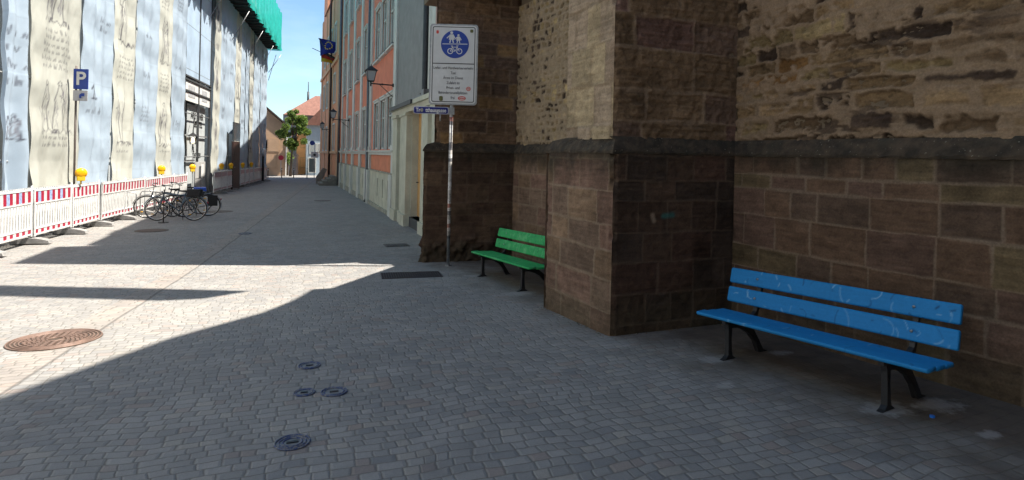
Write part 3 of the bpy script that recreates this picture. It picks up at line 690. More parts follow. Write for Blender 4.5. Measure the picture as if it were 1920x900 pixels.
# orange house further down, with its steps
ohouse = empty('orange_house', (0, 0, 0), label='tall orange house with curved gable edge and downpipe beyond the coral house', cat='house')
def O_(u, z, d): return (3.30-(u-45.5)*.0285-d, u, z)
owins = [(48.0, 49.2), (51.2, 52.4), (54.4, 55.6), (57.8, 59.0)]
orows = [(.2, 2.2), (4.0, 6.2), (8.0, 10.2)]
wall_with_openings('wall', M_orange, ohouse, O_, 45.5, 62, -2.9, 12.9, [(a, c, e, f) for a, c in owins for e, f in orows], .15)
for a, c in owins:
    for e, f in orows:
        w = MB()
        for u0, u1, z0, z1 in ((a-.12, a, e, f+.12), (c, c+.12, e, f+.12), (a, c, f, f+.12), (a-.2, c+.2, e-.12, e)): pbox(w, O_, u0, u1, z0, z1, 0, .07)
        wf = w.build('window', M_cream2, ohouse); gl = MB(); pbox(gl, O_, a, c, e, f, -.1, -.09); gl.build('glass', M_glass, wf)
b = MB()
for a, c in ((45.5, 46.3), (50.0, 50.5), (53.2, 53.7), (56.6, 57.1), (60.9, 62.0)): pbox(b, O_, a, c, -2.9, 12.9, 0, .06)
pbox(b, O_, 45.5, 62, -.1, .1, .06, .13); pbox(b, O_, 45.5, 62, 7.0, 7.25, .06, .16); b.build('pilasters', mat('apricot_trim', (.62, .36, .22), .85, 0, .1, 2), ohouse)
b = MB(); b.prism([(58.5, 18.5), (61.6, 18.0), (62.25, 16.5), (62.1, 16.0), (62.35, 14), (62.25, 12.2), (62.6, 11.2), (62.6, 10.6), (62.05, 10.4), (62.05, -2.9), (62, -2.9), (58.5, -2.9)], .1, .5, lambda u, z, d: O_(u, z, -d)); b.build('gable_scroll', M_orange, ohouse)
b = MB(); b.prism([(45.5, -2.9), (62, -2.9), (62, 12.8), (45.5, 12.8)], .2, 9, lambda u, z, d: O_(u, z, -d)); b.build('body', M_orange, ohouse)
b = MB(); b.prism([(-.15, 12.85), (9, 12.85), (5, 18.5)], 45.5, 58.5, lambda a, z, u: O_(u, z, -a)); b.build('roof', M_roof, ohouse)
b = MB(); b.tube([O_(50.7, 12.8, .25), O_(50.7, 9.2, .25), O_(50.7, 8.7, .14), O_(50.7, -2.4, .14)], .085, 8); b.build('downpipe', M_brown, ohouse)
b = MB()
for k in range(4): b.box(2.02+.28*k, 3.45, 45.35, 48.6, -2.47+.17*k-(.4 if k == 0 else 0), -2.30+.17*k)
steps = b.build('entrance_steps', mat('step_stone', (.22, .20, .17), .9, 0, .2, 5), ohouse)
b = MB(); b.prism([(1.95, -2.6), (2.25, -2.6), (2.75, -1.35), (2.45, -1.25), (1.95, -1.95)], 48.6, 49.2, lambda a, z, d: (a, d, z)); b.build('step_cheek', mat('cheek_stone', (.24, .20, .17), .9, 0, .2, 5), ohouse)

# ------------------------------------------------------------------ wall lanterns
def lantern(wallx, y, z, reach, label, s=1.0):
    r = empty('wall_lantern', (wallx, y, z), label=label, cat='lantern', group='wall lanterns on the coral and orange houses')
    b = MB(); b.tube([(0, 0, 0), (-reach-.02, 0, .02)], .022*s, 8); b.tube([(-.02, 0, -.42*s), (-reach*.62, 0, 0)], .012*s, 6)
    b.tube([(-.02, 0, .06), (-.02, 0, -.06)], .035, 8); b.tube([(-reach*.5, 0, -.02), (-reach*.5, 0, .04)], .032, 8); b.build('bracket', M_iron, r)
    cx = -reach; b = MB()
    b.tube([(cx, 0, -.08*s), (cx, 0, .10*s)], .026*s, 8)
    def ring(z_, w): return [(cx+sx*w, sy*w, z_) for sx, sy in ((-1, -1), (1, -1), (1, 1), (-1, 1))]
    lo, hi = ring(.10*s, .10*s), ring(.46*s, .165*s)
    for a, c in zip(lo, hi): b.tube([a, c], .011*s, 6)
    for q in (lo, hi): b.tube(q+[q[0]], .014*s, 6)
    rf = ring(.46*s, .215*s); rt = ring(.585*s, .07*s); rt2 = ring(.61*s, .055*s)
    b.add(rf+rt+rt2+[(cx, 0, .64*s)], [(0, 1, 5, 4), (1, 2, 6, 5), (2, 3, 7, 6), (3, 0, 4, 7), (4, 5, 9, 8), (5, 6, 10, 9), (6, 7, 11, 10), (7, 4, 8, 11), (8, 9, 12), (9, 10, 12), (10, 11, 12), (11, 8, 12), (3, 2, 1, 0)])
    b.tube([(cx, 0, .63*s), (cx, 0, .70*s)], [.018*s, .008*s], 6); b.build('housing', M_iron, r)
    b = MB(); lo2, hi2 = ring(.105*s, .093*s), ring(.455*s, .155*s); b.add(lo2+hi2, [(0, 1, 5, 4), (1, 2, 6, 5), (2, 3, 7, 6), (3, 0, 4, 7)]); b.build('glass', glass_mat('milky_lantern_glass', (.42, .43, .45), .25), r)
    return r
lantern(3.38, 20.95, 2.42, .80, 'large black wall lantern on a bracket at the grey corner of the coral house')
lantern(3.38, 37.9, 2.02, .95, 'second black wall lantern, half way along the coral house', 1.05)
lantern(3.20, 51.5, 1.9, .75, 'small far wall lantern in front of the orange house')

# ------------------------------------------------------------------ flags
def flag(name, label, mats, o0, ux, uz, w, h, stripes=None, stars=False):
    r = empty(name, o0, label=label, cat='flag')
    n = 14; m_ = 9; b = MB(); vs = []
    for j in range(m_+1):
        for i in range(n+1):
            u, v = i/n, j/m_; sag = .35*u*u*h
            vs.append((ux[0]*u*w+.10*math.sin(7*u+2*v), ux[1]*u*w+.12*math.sin(6*u+v*3), -v*h*(1-.55*u)-sag*.5+uz*u*w))
    k = len(b.v); b.v += vs
    for j in range(m_):
        for i in range(n):
            b.f.append((j*(n+1)+i, j*(n+1)+i+1, (j+1)*(n+1)+i+1, (j+1)*(n+1)+i)); b.mi.append(min(len(mats)-1, j*len(mats)//m_)); b.sm.append(True)
    b.build('cloth', mats, r)
    if stars:
        s_ = MB()
        for q in range(12):
            a = 2*math.pi*q/12; u, v = .42+.20*math.cos(a), .42+.27*math.sin(a)
            c = Vector((ux[0]*u*w+.10*math.sin(7*u+2*v), ux[1]*u*w+.12*math.sin(6*u+v*3)-.03, -v*h*(1-.55*u)-.175*u*u*h+uz*u*w))
            pts = [c+Vector((math.cos(t)*rr, 0, math.sin(t)*rr)) for t, rr in [(math.pi/2+math.pi*i/5, .075 if i % 2 == 0 else .03) for i in range(10)]]
            s_.add(pts, [tuple(range(10))])
        s_.build('stars', M_yellow2, r)
    return r
fp = empty('flag_pole', (3.2, 49, 7.0), label='thin slanting flag pole on the orange house front', cat='flag pole')
b = MB(); b.tube([(0, 0, 0), (-1.3, -.2, 2.0)], .03, 8); b.tube([(0, 0, .5), (-1.75, 0, 1.2)], .025, 8); b.build('pole', M_dgrey, fp)
fb = mat('flag_blue', (.012, .02, .20), .8, 0, .1, 4, 0); fr = mat('flag_red', (.40, .03, .02), .8, 0, .1, 4, 0); fk = mat('flag_black', (.012, .012, .012), .8, 0, .1, 4, 0); fg = mat('flag_gold', (.5, .3, .02), .8, 0, .1, 4, 0)
flag('flag', 'dark blue flag with a ring of yellow stars on the orange house', [fb], (1.95, 48.8, 9.0), (1, .1), -.05, 1.75, 1.4, stars=True)
flag('flag', 'black red and gold striped flag hanging below the blue flag', [fk, fr, fg], (2.05, 49.2, 8.2), (1, .1), -.35, 1.35, 1.0)

# ------------------------------------------------------------------ scaffolded building on the left
def bx_(Y): return -5.75+.0885*(Y-14)
BN = Vector((1, -.0885, 0)).normalized()
def B_(u, z, d): return (bx_(u)+BN.x*d, u+BN.y*d, z)
bld = empty('building_under_scaffold', (0, 0, 0), label='grey building front hidden behind the hanging banners on the left', cat='building')
M_bw = mat('grey_blue_render', (.40, .43, .45), .9, 0, .15, 1.5); M_bk = mat('brown_brick_band', (.16, .10, .085), .9, 0, .2, 3)
entr = (29.55, 34.5); wall_with_openings('wall', M_bw, bld, lambda u, z, d: B_(u, z, d-.72), 5, 56, -2.8, 12.5, [(30.6, 34.2, -2.4, 2.5), (38.8, 40.7, -2.6, 1.0)], .3)
b = MB(); b.box(-30, 9, -16, -11, -1.6, 15); b.build('rear_sky_block', mat('ochre_block_render', (.34, .28, .20), .9, 0, .1, 1), bld)  # unseen block behind the camera, added to keep sky light off the paving
b = MB(); b.prism([(-12, -2.8), (56, -2.8), (56, 12.4), (-12, 12.4)], -10, -1.1, lambda u, z, d: B_(u, z, d)); b.build('body', M_bw, bld)
# scaffold: standards, ledgers, deck, mesh
scf = empty('scaffold', (bx_(30), 30, g(30)), label='steel tube scaffold with high platform wrapped in turquoise netting', cat='scaffold')
def scp(o): o.parent = scf; o.matrix_parent_inverse = Matrix.Translation(-Vector(scf.location)); return o
ys_ = [11.5+2.57*i for i in range(18)]
for k, y in enumerate(ys_):
    b = MB()
    for d in (-.62, -.10): b.tube([B_(y, g(y), d), B_(y, 9.0, d)], .024, 6)
    scp(b.build('standard', M_steel, None))
b = MB()
for z in (-.35, 1.65, 3.65, 5.65, 7.65):
    for d in (-.62, -.10): b.tube([B_(9, z, d), B_(55.8, z, d)], .024, 6)
scp(b.build('ledger', M_steel, None))
b = MB(); pbox(b, B_, 9, 56, 9.0, 9.07, -.7, 1.02); scp(b.build('deck', mat('dark_teal_deck', (.02, .05, .05), .9, 0, .3, 6), None))
b = MB()
for i in range(48): pbox(b, B_, 9.2+i*.98, 9.27+i*.98, 8.89, 9.0, -.7, 1.0)
scp(b.build('transom', M_dgrey, None))
b = MB(); pbox(b, B_, 9, 56, 9.07, 9.3, .96, 1.0); scp(b.build('toe_board', mat('weathered_board', (.20, .14, .09), .9, 0, .3, 6), None))
b = MB()
for i in range(24):
    y = 9.3+i*2; b.tube([B_(y, 9.0, .95), B_(y, 12.0, .95)], .024, 6)
    if i % 3 == 0: b.tube([B_(y, 8.5, 1.0), B_(y+.05, 6.6, .02)], .02, 6)
b.tube([B_(55.9, 8.5, 1.1), B_(55.9, 6.9, .1)], .024, 6); b.tube([B_(55.9, 8.5, .7), B_(55.9, 6.2, .1)], .024, 6); scp(b.build('guard_post', M_steel, None))
b = MB(); nu, nz = 380, 10; vs = []
for j in range(nz+1):
    for i in range(nu+1):
        u = 9+47.2*i/nu; z = 8.86+3.3*j/nz; d = 1.06+.06*math.sin(u*4.1)+.04*math.sin(u*9.7+j)+(.10 if j == 0 else 0)*math.sin(u*6)
        vs.append(B_(u, z+(.10*math.sin(u*3.1)*math.sin(u*1.3) if j == 0 else 0), d))
for j in range(nz+1):
    for q in range(1, 4): pass
b.v = vs
for j in range(nz):
    for i in range(nu): b.f.append((j*(nu+1)+i, j*(nu+1)+i+1, (j+1)*(nu+1)+i+1, (j+1)*(nu+1)+i)); b.mi.append(0); b.sm.append(True)
b.add([B_(56.2, 8.9, -.7), B_(56.2, 8.9, 1.06), B_(56.2, 12.1, 1.06), B_(56.2, 12.1, -.7)], [(0, 1, 2, 3)])
scp(b.build('netting', M_net, None))

# banners -------------------------------------------------------------
M_ban = attr_mat('banner_fabric', .6, .03, 30, .1, .3, .002)
_t = M_ban.node_tree; _b = _t.nodes['Principled BSDF']; _tr = _t.nodes.new('ShaderNodeBsdfTranslucent'); _mx = _t.nodes.new('ShaderNodeMixShader'); _mx.inputs[0].default_value = .30
_t.links.new(_b.inputs['Base Color'].links[0].from_socket, _tr.inputs[0]); _t.links.new(_b.outputs[0], _mx.inputs[1]); _t.links.new(_tr.outputs[0], _mx.inputs[2]); _t.links.new(_mx.outputs[0], _t.nodes['Material Output'].inputs[0])
INK = (.06, .055, .08)
def scribble(C, U, V, u0, z, w, h, rnd, wt=.016, a=.65):
    x = u0
    while x < u0+w:
        lw = rnd.uniform(.25, .6)*h*2.2; n = max(3, int(lw/(h*.42))); pts = []
        for i in range(n*2): pts.append((x+lw*i/(n*2), z+(h*(.5 if rnd.random() < .75 else 1.0) if i % 2 else rnd.uniform(-.05, .08)*h)))
        stroke(C, U, V, pts, wt, INK, a); x += lw+h*.45
def sketch(C, U, V, u, z, w, h, rnd, wt=.020):
    wt *= .8
    """loose ink drawing: a few robed figures with hatched folds over a scrolled ground line"""
    for k in range(rnd.choice([2, 3])):
        cx = u+w*(.2+.3*k)+rnd.uniform(-.05, .05)*w; hh = h*rnd.uniform(.75, 1); bw = w*.14
        stroke(C, U, V, [(cx+bw*.35*math.cos(t), z+hh*.93+hh*.05*math.sin(t)) for t in np.linspace(0, 6.3, 9)], wt, INK, .8)
        stroke(C, U, V, [(cx-bw*.3, z+hh*.86), (cx-bw*.8, z+hh*.6), (cx-bw*.6, z+hh*.45), (cx-bw, z)], wt, INK, .8)
        stroke(C, U, V, [(cx+bw*.3, z+hh*.86), (cx+bw*.9, z+hh*.62), (cx+bw*.7, z+hh*.4), (cx+bw, z)], wt, INK, .8)
        for i in range(16):
            x = cx+rnd.uniform(-bw, bw); y0 = z+rnd.uniform(0, .7)*hh; stroke(C, U, V, [(x, y0), (x+rnd.uniform(-.1, .1)*w, y0+rnd.uniform(.08, .25)*hh)], wt*.8, (.22, .21, .25), rnd.uniform(.35, .8))
        stroke(C, U, V, [(cx, z+hh*.7), (cx+rnd.uniform(-.3, .3)*w, z+hh*rnd.uniform(.4, .7))], wt, INK, .7)
    pts = [(u+w*i/12, z-.04*h+rnd.uniform(-.05, .05)*h) for i in range(13)]; stroke(C, U, V, pts, wt, INK, .6)
    for i in range(9): x = u+rnd.random()*w; stroke(C, U, V, [(x, z-.08*h), (x+.06*w, z), (x+.1*w, z-.06*h)], wt, INK, .6)
BLUE = (.46, .56, .67); CREAM = (.60, .61, .555)
bl = [(13.6, 14.9, 'b'), (14.99, 16.20, 'b'), (16.30, 18.76, 'c'), (18.88, 20.88, 'b'), (20.98, 22.88, 'c'), (22.98, 25.22, 'b'), (25.32, 27.10, 'c'), (27.20, 29.4, 'b'),
      (34.75, 36.2, 'c'), (36.3, 38.5, 'b'), (38.6, 40.8, 'bh'), (40.9, 42.9, 'c'), (42.98, 44.6, 'b'), (44.68, 46.2, 'b'), (46.28, 48.1, 'c'), (48.18, 49.9, 'b'), (49.98, 51.7, 'b'), (51.78, 53.7, 'b'), (53.78, 55.7, 'b')]
desc = ['pale blue banner with small script lines at the left picture edge, nearest half', 'pale blue folded banner with a faint fruit drawing left of the broad cream banner',
        'broad cream banner with ink drawing of robed figures behind the parking sign', 'light blue banner directly right of the parking sign', 'cream banner with tall sketch between two blue banners left of the bicycles',
        'light blue banner with a small slanted note behind the left bicycle wheel', 'narrow cream banner above the bicycles', 'light blue banner ending at the glazed entrance',
        'cream banner just right of the glazed entrance', 'light blue banner between entrance and brown door', 'short light blue banner hanging above the brown door', 'cream banner just right of the brown door',
        'blue banner second right of the brown door', 'blue banner third right of the brown door', 'last cream banner towards the far end', 'blue banner right of the last cream banner',
        'third blue banner from the far corner', 'second blue banner from the far corner', 'blue banner at the far corner of the scaffold']
for k, (a, c, t) in enumerate(bl):
    near = k < 8; res = .028 if k < 5 else (.04 if near else .08); z0 = -.98-.013*(a-16) if a > 16 else -.96; z1 = 8.8
    if t == 'bh': z0 = 1.05
    zt = 5.0 if k < 4 else z1; zt = z1
    nu_, nv = int((c-a)/res)+1, int((zt-z0)/(res*(1.3 if near else 1.6)))+1
    U, V = np.meshgrid(np.linspace(a, c, nu_), np.linspace(z0, zt, nv)); rnd = random.Random(100+k)
    base = np.array(CREAM if t == 'c' else BLUE)*(1+rnd.uniform(-.05, .05)); C = np.ones(U.shape+(3,))*base
    C *= (1+.10*(fbm(U, V, .8, 40+k, 3)-.5))[..., None]
    for zz in np.arange(math.ceil(z0)+.3, zt, 1.25): stroke(C, U, V, [(a, zz+rnd.uniform(-.02, .02)), (c, zz+rnd.uniform(-.02, .02))], .012, tuple(base*1.25 if rnd.random() < .5 else base*.8), .5)  # horizontal creases: their lit and shaded edges are put into the colour
    w = c-a
    if k == 1:
        for q, zz in enumerate((2.35, 2.0, 1.65, 1.3)): scribble(C, U, V, a+.25, zz, .75, .20 if q != 1 else .26, rnd, .02)
        sketch(C, U, V, a+.25, .15, .55, .55, rnd)
    elif k == 2:
        sketch(C, U, V, a+.55, 3.1, 1.2, 1.5, rnd, .024)
        for q in range(6): scribble(C, U, V, a+.5+.06*(q % 2), 2.75-.17*q, 1.25, .11, rnd, .013, .5)
        sketch(C, U, V, a+.45, .42, 1.45, 1.35, rnd, .022)
        for q in range(2): scribble(C, U, V, a+.6, .18-.18*q, 1.15, .11, rnd, .014, .5)
    elif k == 3:
        for q in range(2): scribble(C, U, V, a+1.15, 3.6-.25*q, .5, .16, rnd, .016, .6)
        for x in (a+.55, a+.80): stroke(C, U, V, [(x, 1.35), (x+.02, 1.75), (x-.12, 1.62)], .035, INK, .85); stroke(C, U, V, [(x-.1, 1.35), (x+.14, 1.38)], .03, INK, .8)
        scribble(C, U, V, a+.3, .95, .9, .18, rnd, .018, .5)
    elif t == 'c':
        zz = .2; 
        while zz < zt-1.5:
            sketch(C, U, V, a+.15*w, zz, w*.7, 1.7, rnd, .024 if near else .04); zz += 2.0
            for q in range(5 if near else 3): scribble(C, U, V, a+.18*w, zz+.16*q, w*.62, .10, rnd, .014 if near else .03, .5)
            zz += 1.2
        scribble(C, U, V, a+.2*w, -.15, w*.6, .10, rnd, .014 if near else .03, .45)
    else:
        zz = rnd.uniform(.6, 2)
        while zz < zt-1:
            if rnd.random() < .5: scribble(C, U, V, a+rnd.uniform(.1, .3)*w, zz, w*.4, .2, rnd, .02 if near else .035, .6)
            else:
                for q in range(4): scribble(C, U, V, a+.2*w, zz+.16*q, w*.5, .09, rnd, .013 if near else .03, .5)
            zz += rnd.uniform(1.4, 2.6)
    amp = .13 if k in (0, 1) else (.07 if near else .06); ph = rnd.uniform(0, 6)
    s_ = (U-a)/w; loose = 1-sst(V, z0, z0+2.2)*.6
    D = amp*np.sin(s_*(9 if k < 2 else 7)+ph+.35*V)*loose+amp*.5*np.sin(s_*17+ph*2-.25*V)+.05*fbm(U*1.6, V*.8, 1.3, 70+k, 3)+.012*np.sin(V*5.0+s_*3)
    D += .06*np.abs(((V-z0) % 1.25)/1.25-.5)*(.4+.6*fbm(U, V, 1.1, 90+k, 2))            # billows between the ties
    pinch = .045*(1-np.abs(((V-z0) % 1.25)/1.25-.5)*2)**3                              # edges drawn in at the ties
    Ue = U+np.where(s_ < .5, -1, 1)*(-pinch*0+.0)+(s_-.5)*(-.16)*(fbm(V+U*0, V*0+k, .55, 33+k, 3)+.35*(s_-.5))*(.45 if near else .25)
    P = np.zeros(U.shape+(3,)); D = D+.05*(fbm(U*1.2+k, V*.5, 3.2, 60+k, 4)-.5)*(1 if near else .5); P[..., 0] = bx_(Ue)+BN.x*D; P[..., 1] = Ue+BN.y*D; P[..., 2] = V-(.05*np.sin(s_*math.pi))*(1-sst(V, z0, z0+.6))
    P -= np.array([bx_(a), a, z0])
    o = grid_mesh('banner', P, C, M_ban); o.location = (bx_(a), a, z0)
    tag(o, desc[k], 'banner', 'fabric banners hung on the scaffold')
# dark lashing tubes in the gaps between the banners
# glazed entrance ------------------------------------------------------
ent = empty('glazed_entrance', (bx_(32), 32, g(32)), label='tall glazed entrance screen with lettering between the banners', cat='entrance')
def ep(o): o.parent = ent; o.matrix_parent_inverse = Matrix.Translation(-Vector(ent.location)); return o
e0, e1 = 29.5, 34.55
b = MB()
for u in (e0, 32.05, e1-.08): pbox(b, B_, u, u+.08, -2.4, 8.7, -.14, -.04)
for z in (2.62, 3.12, 3.28): pbox(b, B_, e0, e1, z, z+.07, -.12, -.03)
pbox(b, B_, e0, e1, 8.25, 8.7, -.14, -.04); ep(b.build('frame', M_dgrey, None))
b = MB(); pbox(b, B_, e0+.1, 32.03, 3.36, 8.65, -.10, -.08); pbox(b, B_, 32.15, e1-.1, 3.36, 8.65, -.10, -.08); ep(b.build('upper_pane', mat('sky_reflection_glazing', (.42, .54, .68), .3, 0, .16, .8, 0), None))  # blue sky reflection put into the pane colour
b = MB(); pbox(b, B_, e0+.1, 32.03, 2.2, 3.1, -.10, -.08); pbox(b, B_, 32.15, e1-.1, 2.2, 3.1, -.10, -.08); tp = ep(b.build('transom_panel', M_white, None))
b = MB(); pbox(b, B_, e0+.7, 31.4, 2.4, 2.95, -.078, -.07); pbox(b, B_, 32.75, e1-.7, 2.4, 2.95, -.078, -.07); o = b.build('picture', mat('grey_print', (.40, .41, .43), .6, 0, .5, 14, 0), None); o.parent = tp
b = MB(); pbox(b, B_, 30.9, e1-.1, -2.35, 2.15, -.30, -.28); board_ = ep(b.build('lettered_board', mat('grey_board', (.42, .45, .46), .6, 0, .1, 2), None))
ang = math.atan2(1, .0885)
for txt, u, z, sz in (('APLE', 32.0, 1.62, .42), ('HER', 33.6, 1.62, .42), ('BE', 32.4, 1.22, .42), ('TEL', 33.5, 1.22, .42), ('PIL', 32.1, -.02, .34), ('TAF', 32.3, -.32, .34), ('EN', 33.4, -.32, .34), ('DOLL', 32.1, -.86, .30), ('ME', 33.2, -1.12, .30)):
    me = text_mesh(txt, sz, bold=.012); o = put_mesh('lettering', me, M_ink, None); p = B_(u, z, -.27)
    o.location = p; o.rotation_euler = (R(90), 0, ang); bpy.context.view_layer.update(); o.parent = board_
b = MB(); pbox(b, B_, e0+.1, e1-.1, .62, .68, -.22, -.17); pbox(b, B_, e0+.1, 32.0, -.58, -.50, -.22, -.17); ep(b.build('rail', M_alu, None))
pst = MB(); x_, y_, _ = B_(30.75, 0, .02)
# lantern in the entrance
el_ = empty('entrance_lantern', (x_, y_, .25), label='old style lantern with glowing bulb hanging in the glazed entrance', cat='lantern')
b = MB()
for sx, sy in ((-1, -1), (1, -1), (1, 1), (-1, 1)): b.tube([(sx*.10, sy*.10, -.02), (sx*.15, sy*.15, .36)], .012, 6)
b.add([(-.2, -.2, .36), (.2, -.2, .36), (.2, .2, .36), (-.2, .2, .36), (0, 0, .55)], [(0, 1, 4), (1, 2, 4), (2, 3, 4), (3, 0, 4), (3, 2, 1, 0)]); b.tube([(0, 0, .5), (0, 0, .66)], .02, 6); b.tube([(0, 0, -.2), (0, 0, 0)], .03, 6); b.tube([(.0, .0, .6), (.0, .55, 1.35)], .02, 6); b.build('housing', M_iron, el_)
q = NT('glowing_bulb'); q.b.inputs['Emission Color'].default_value = (1, .72, .32, 1); q.b.inputs['Emission Strength'].default_value = 2.5
b = MB(); b.tube([(0, 0, .04), (0, 0, .12), (0, 0, .24), (0, 0, .30)], [.03, .07, .07, .02], 10); b.build('bulb', q.m, el_)
# info board
ib = empty('info_board', B_(30.9, g(30.9), .30), math.pi/2-.0885, label='grey notice board with a photo standing in front of the glazed entrance', cat='notice board')
b = MB(); b.box(-.95, .95, -.03, .03, .35, 1.75); b.box(-.9, -.84, -.04, .04, 0, .36); b.box(.84, .9, -.04, .04, 0, .36); b.build('board', mat('light_grey_panel', (.40, .40, .39), .6, 0, .08, 3), ib)
b = MB(); b.box(-.62, -.12, .031, .04, 1.05, 1.62, 0); b.box(-.14, .28, .031, .038, 1.0, 1.55, 1); o = b.build('poster', [M_white, M_dgrey], ib)
b = MB(); b.box(-.94, .94, .031, .036, .98, 1.0); b.box(-.02, .0, .031, .036, .36, .98); b.build('joint', M_dgrey, ib)
for c in ib.children: c.rotation_euler = (0, 0, math.pi)
# brown site door + dark glazing above it
sd = empty('site_door', B_(39.7, g(39.7), .35), math.pi/2-.0885, label='tall dark brown site door between the barrier rows', cat='door')
b = MB(); b.box(-1.1, 1.1, -.05, .05, 0, 2.95); b.build('leaf', M_brown, sd)
b = MB(); b.box(-1.1, 1.1, -.05, .02, 2.98, 4.1); b.build('glass', M_glassd, sd)
b = MB(); b.box(-.85, -.70, -.10, -.05, 1.35, 1.42); b.build('handle', M_steel, sd)

# ------------------------------------------------------------------ site barriers
def barrier(loc, rz, length=1.72, fine=True, faded=False, first=None):
    r = empty('site_barrier', loc, rz); r.scale = (1, 1, 1.09)
    Lh_ = length/2
    b = MB(); b.box(-Lh_, Lh_, -.02, .02, 1.06, 1.09); b.box(-Lh_, Lh_, -.02, .02, .80, .83); b.box(-Lh_, Lh_, -.02, .02, .17, .20); b.box(-Lh_, Lh_, -.02, .02, .285, .31)
    b.box(-Lh_, -Lh_+.05, -.022, .022, .14, 1.10); b.box(Lh_-.05, Lh_, -.022, .022, .14, 1.10)
    n = 34
    for i in range(n):
        x = -Lh_+.03+(length-.06)*i/(n-1)
        if i % 2 == 0: b.box(x-.015, x+.015, -.018, .018, 1.09, 1.13)
    b.build('frame', M_white, r)
    s_ = MB(); n = 13
    for i in range(n):
        x0, x1 = -Lh_+.05+(length-.1)*i/n, -Lh_+.05+(length-.1)*(i+1)/n
        mi = 0 if i % 2 == 0 else (1 if not faded or i % 4 != 1 else 2); s_.box(x0, x1, -.012, .012, .83, 1.06, mi)
    s_.build('striped_board', [M_red, M_redfade, M_bluemark], r)
    s_ = MB()
    for i in range(n): x0, x1 = -Lh_+.05+(length-.1)*i/n, -Lh_+.05+(length-.1)*(i+1)/n; s_.box(x0, x1, -.012, .012, .20, .285, 0 if i % 2 == 0 else 1)
    s_.build('lower_strip', [M_red, M_redfade], r)
    l_ = MB(); n = 15
    for i in range(n):
        x = -Lh_+.06+(length-.12)*i/(n-1)
        l_.prism([(x-.036, .31), (x+.030, .31), (x+.045, .62), (x+.072, .72), (x+.072, .80), (x-.01, .80), (x-.012, .74), (x-.030, .62)], -.011, .011, lambda a, z, d: (a, d, z))
    l_.box(-Lh_, Lh_, -.011, .011, .775, .80); l_.build('lattice', M_white, r)
    f_ = MB()
    f_.tube([(Lh_+.03, 0, .05), (Lh_+.03, 0, 1.16)], .024, 8); f_.build('post', M_alu, r)
    f_ = MB(); f_.prism([(-.36, 0), (.36, 0), (.34, .05), (.11, .105), (-.11, .105), (-.34, .05)], Lh_-.08, Lh_+.14, lambda a, z, d: (d, a, z)); f_.build('foot', M_concrete, r)
    return r
def bar_x(Y): return -5.28+.0885*(Y-15.85)
bpos = []
y = 12.27
while y < 28.2: bpos.append(y); y += 1.80
b1 = [('first', )]
far = [34.9, 36.7, 38.5] ; far = [33.6, 35.4, 37.0] + [41.3, 43.1, 44.9, 46.7, 48.5, 50.3, 52.1]
proto = barrier((0, 0, 0), 0, faded=True); proto2 = barrier((0, 0, 0), 0)
rz = math.pi/2-.0885
ordn = ['nearest', 'second', 'third', 'fourth', 'fifth', 'sixth', 'seventh', 'eighth', 'ninth', 'tenth']
for i, y in enumerate(bpos):
    src = proto if i < 3 else proto2
    o = src if i in (0, 3) else copy_tree(src)
    yc = y+.9; o.location = (bar_x(yc), yc, g(yc)+.02); o.rotation_euler = (R(random.uniform(-1.5, 1.5)), 0, rz+R(random.uniform(-1.6, 1.6)))
    o['category'] = 'barrier'; o['group'] = 'red and white site barriers'
    o['label'] = f'{ordn[i]} white lattice barrier with red stripes from the left picture edge' if i else 'nearest white lattice barrier with blue smeared stripes at the left picture edge'
for i, y in enumerate(far):
    o = copy_tree(proto2); yc = y+.9; o.location = (bar_x(yc)+.05, yc, g(yc)+.02); o.rotation_euler = (R(random.uniform(-1.5, 1.5)), 0, rz+R(random.uniform(-1.6, 1.6)))
    o['category'] = 'barrier'; o['group'] = 'red and white site barriers'
    o['label'] = (f'{ordn[i]} barrier after the glazed entrance, left of the brown door' if i < 3 else f'{ordn[i-3]} barrier beyond the brown door')
# amber warning lamps
def lampmesh(loc, rz):
    r = empty('warning_lamp', loc, rz)
    b = MB(); b.bevbox(-.09, .09, -.05, .05, 0, .13, .012); b.tube([(0, 0, -.08), (0, 0, .02)], .02, 8); b.build('battery_box', M_yellow2, r)
    b = MB(); b.tube([(0, -.055, .20), (0, -.035, .20), (0, .035, .20), (0, .055, .20)], [.075, .118, .118, .075], 20); b.torus((0, 0, .20), .118, .018, 'y', 20, 6, 0); b.build('lens', M_yellow, r)
    return r
lp = lampmesh((0, 0, 0), 0)
for i, (y, lab) in enumerate(((18.12, 'largest amber warning lamp on the barrier near the parking sign'), (24.9, 'amber warning lamp above the left bicycle wheel'), (29.4, 'amber warning lamp on the barrier end beside the notice board'),
                              (35.6, 'amber warning lamp on the barrier in front of the cream banner right of the entrance'), (38.3, 'amber warning lamp just left of the brown door'), (42.3, 'amber warning lamp just right of the brown door'), (45.9, 'farthest amber warning lamp on the shaded barriers'))):
    o = lp if i == 0 else copy_tree(lp); o.location = (bar_x(y)+.03, y, g(y)+1.30+(.02 if i else .02)); o.rotation_euler = (0, 0, .35)
    o['label'] = lab; o['category'] = 'warning lamp'; o['group'] = 'amber warning lamps on the barriers'

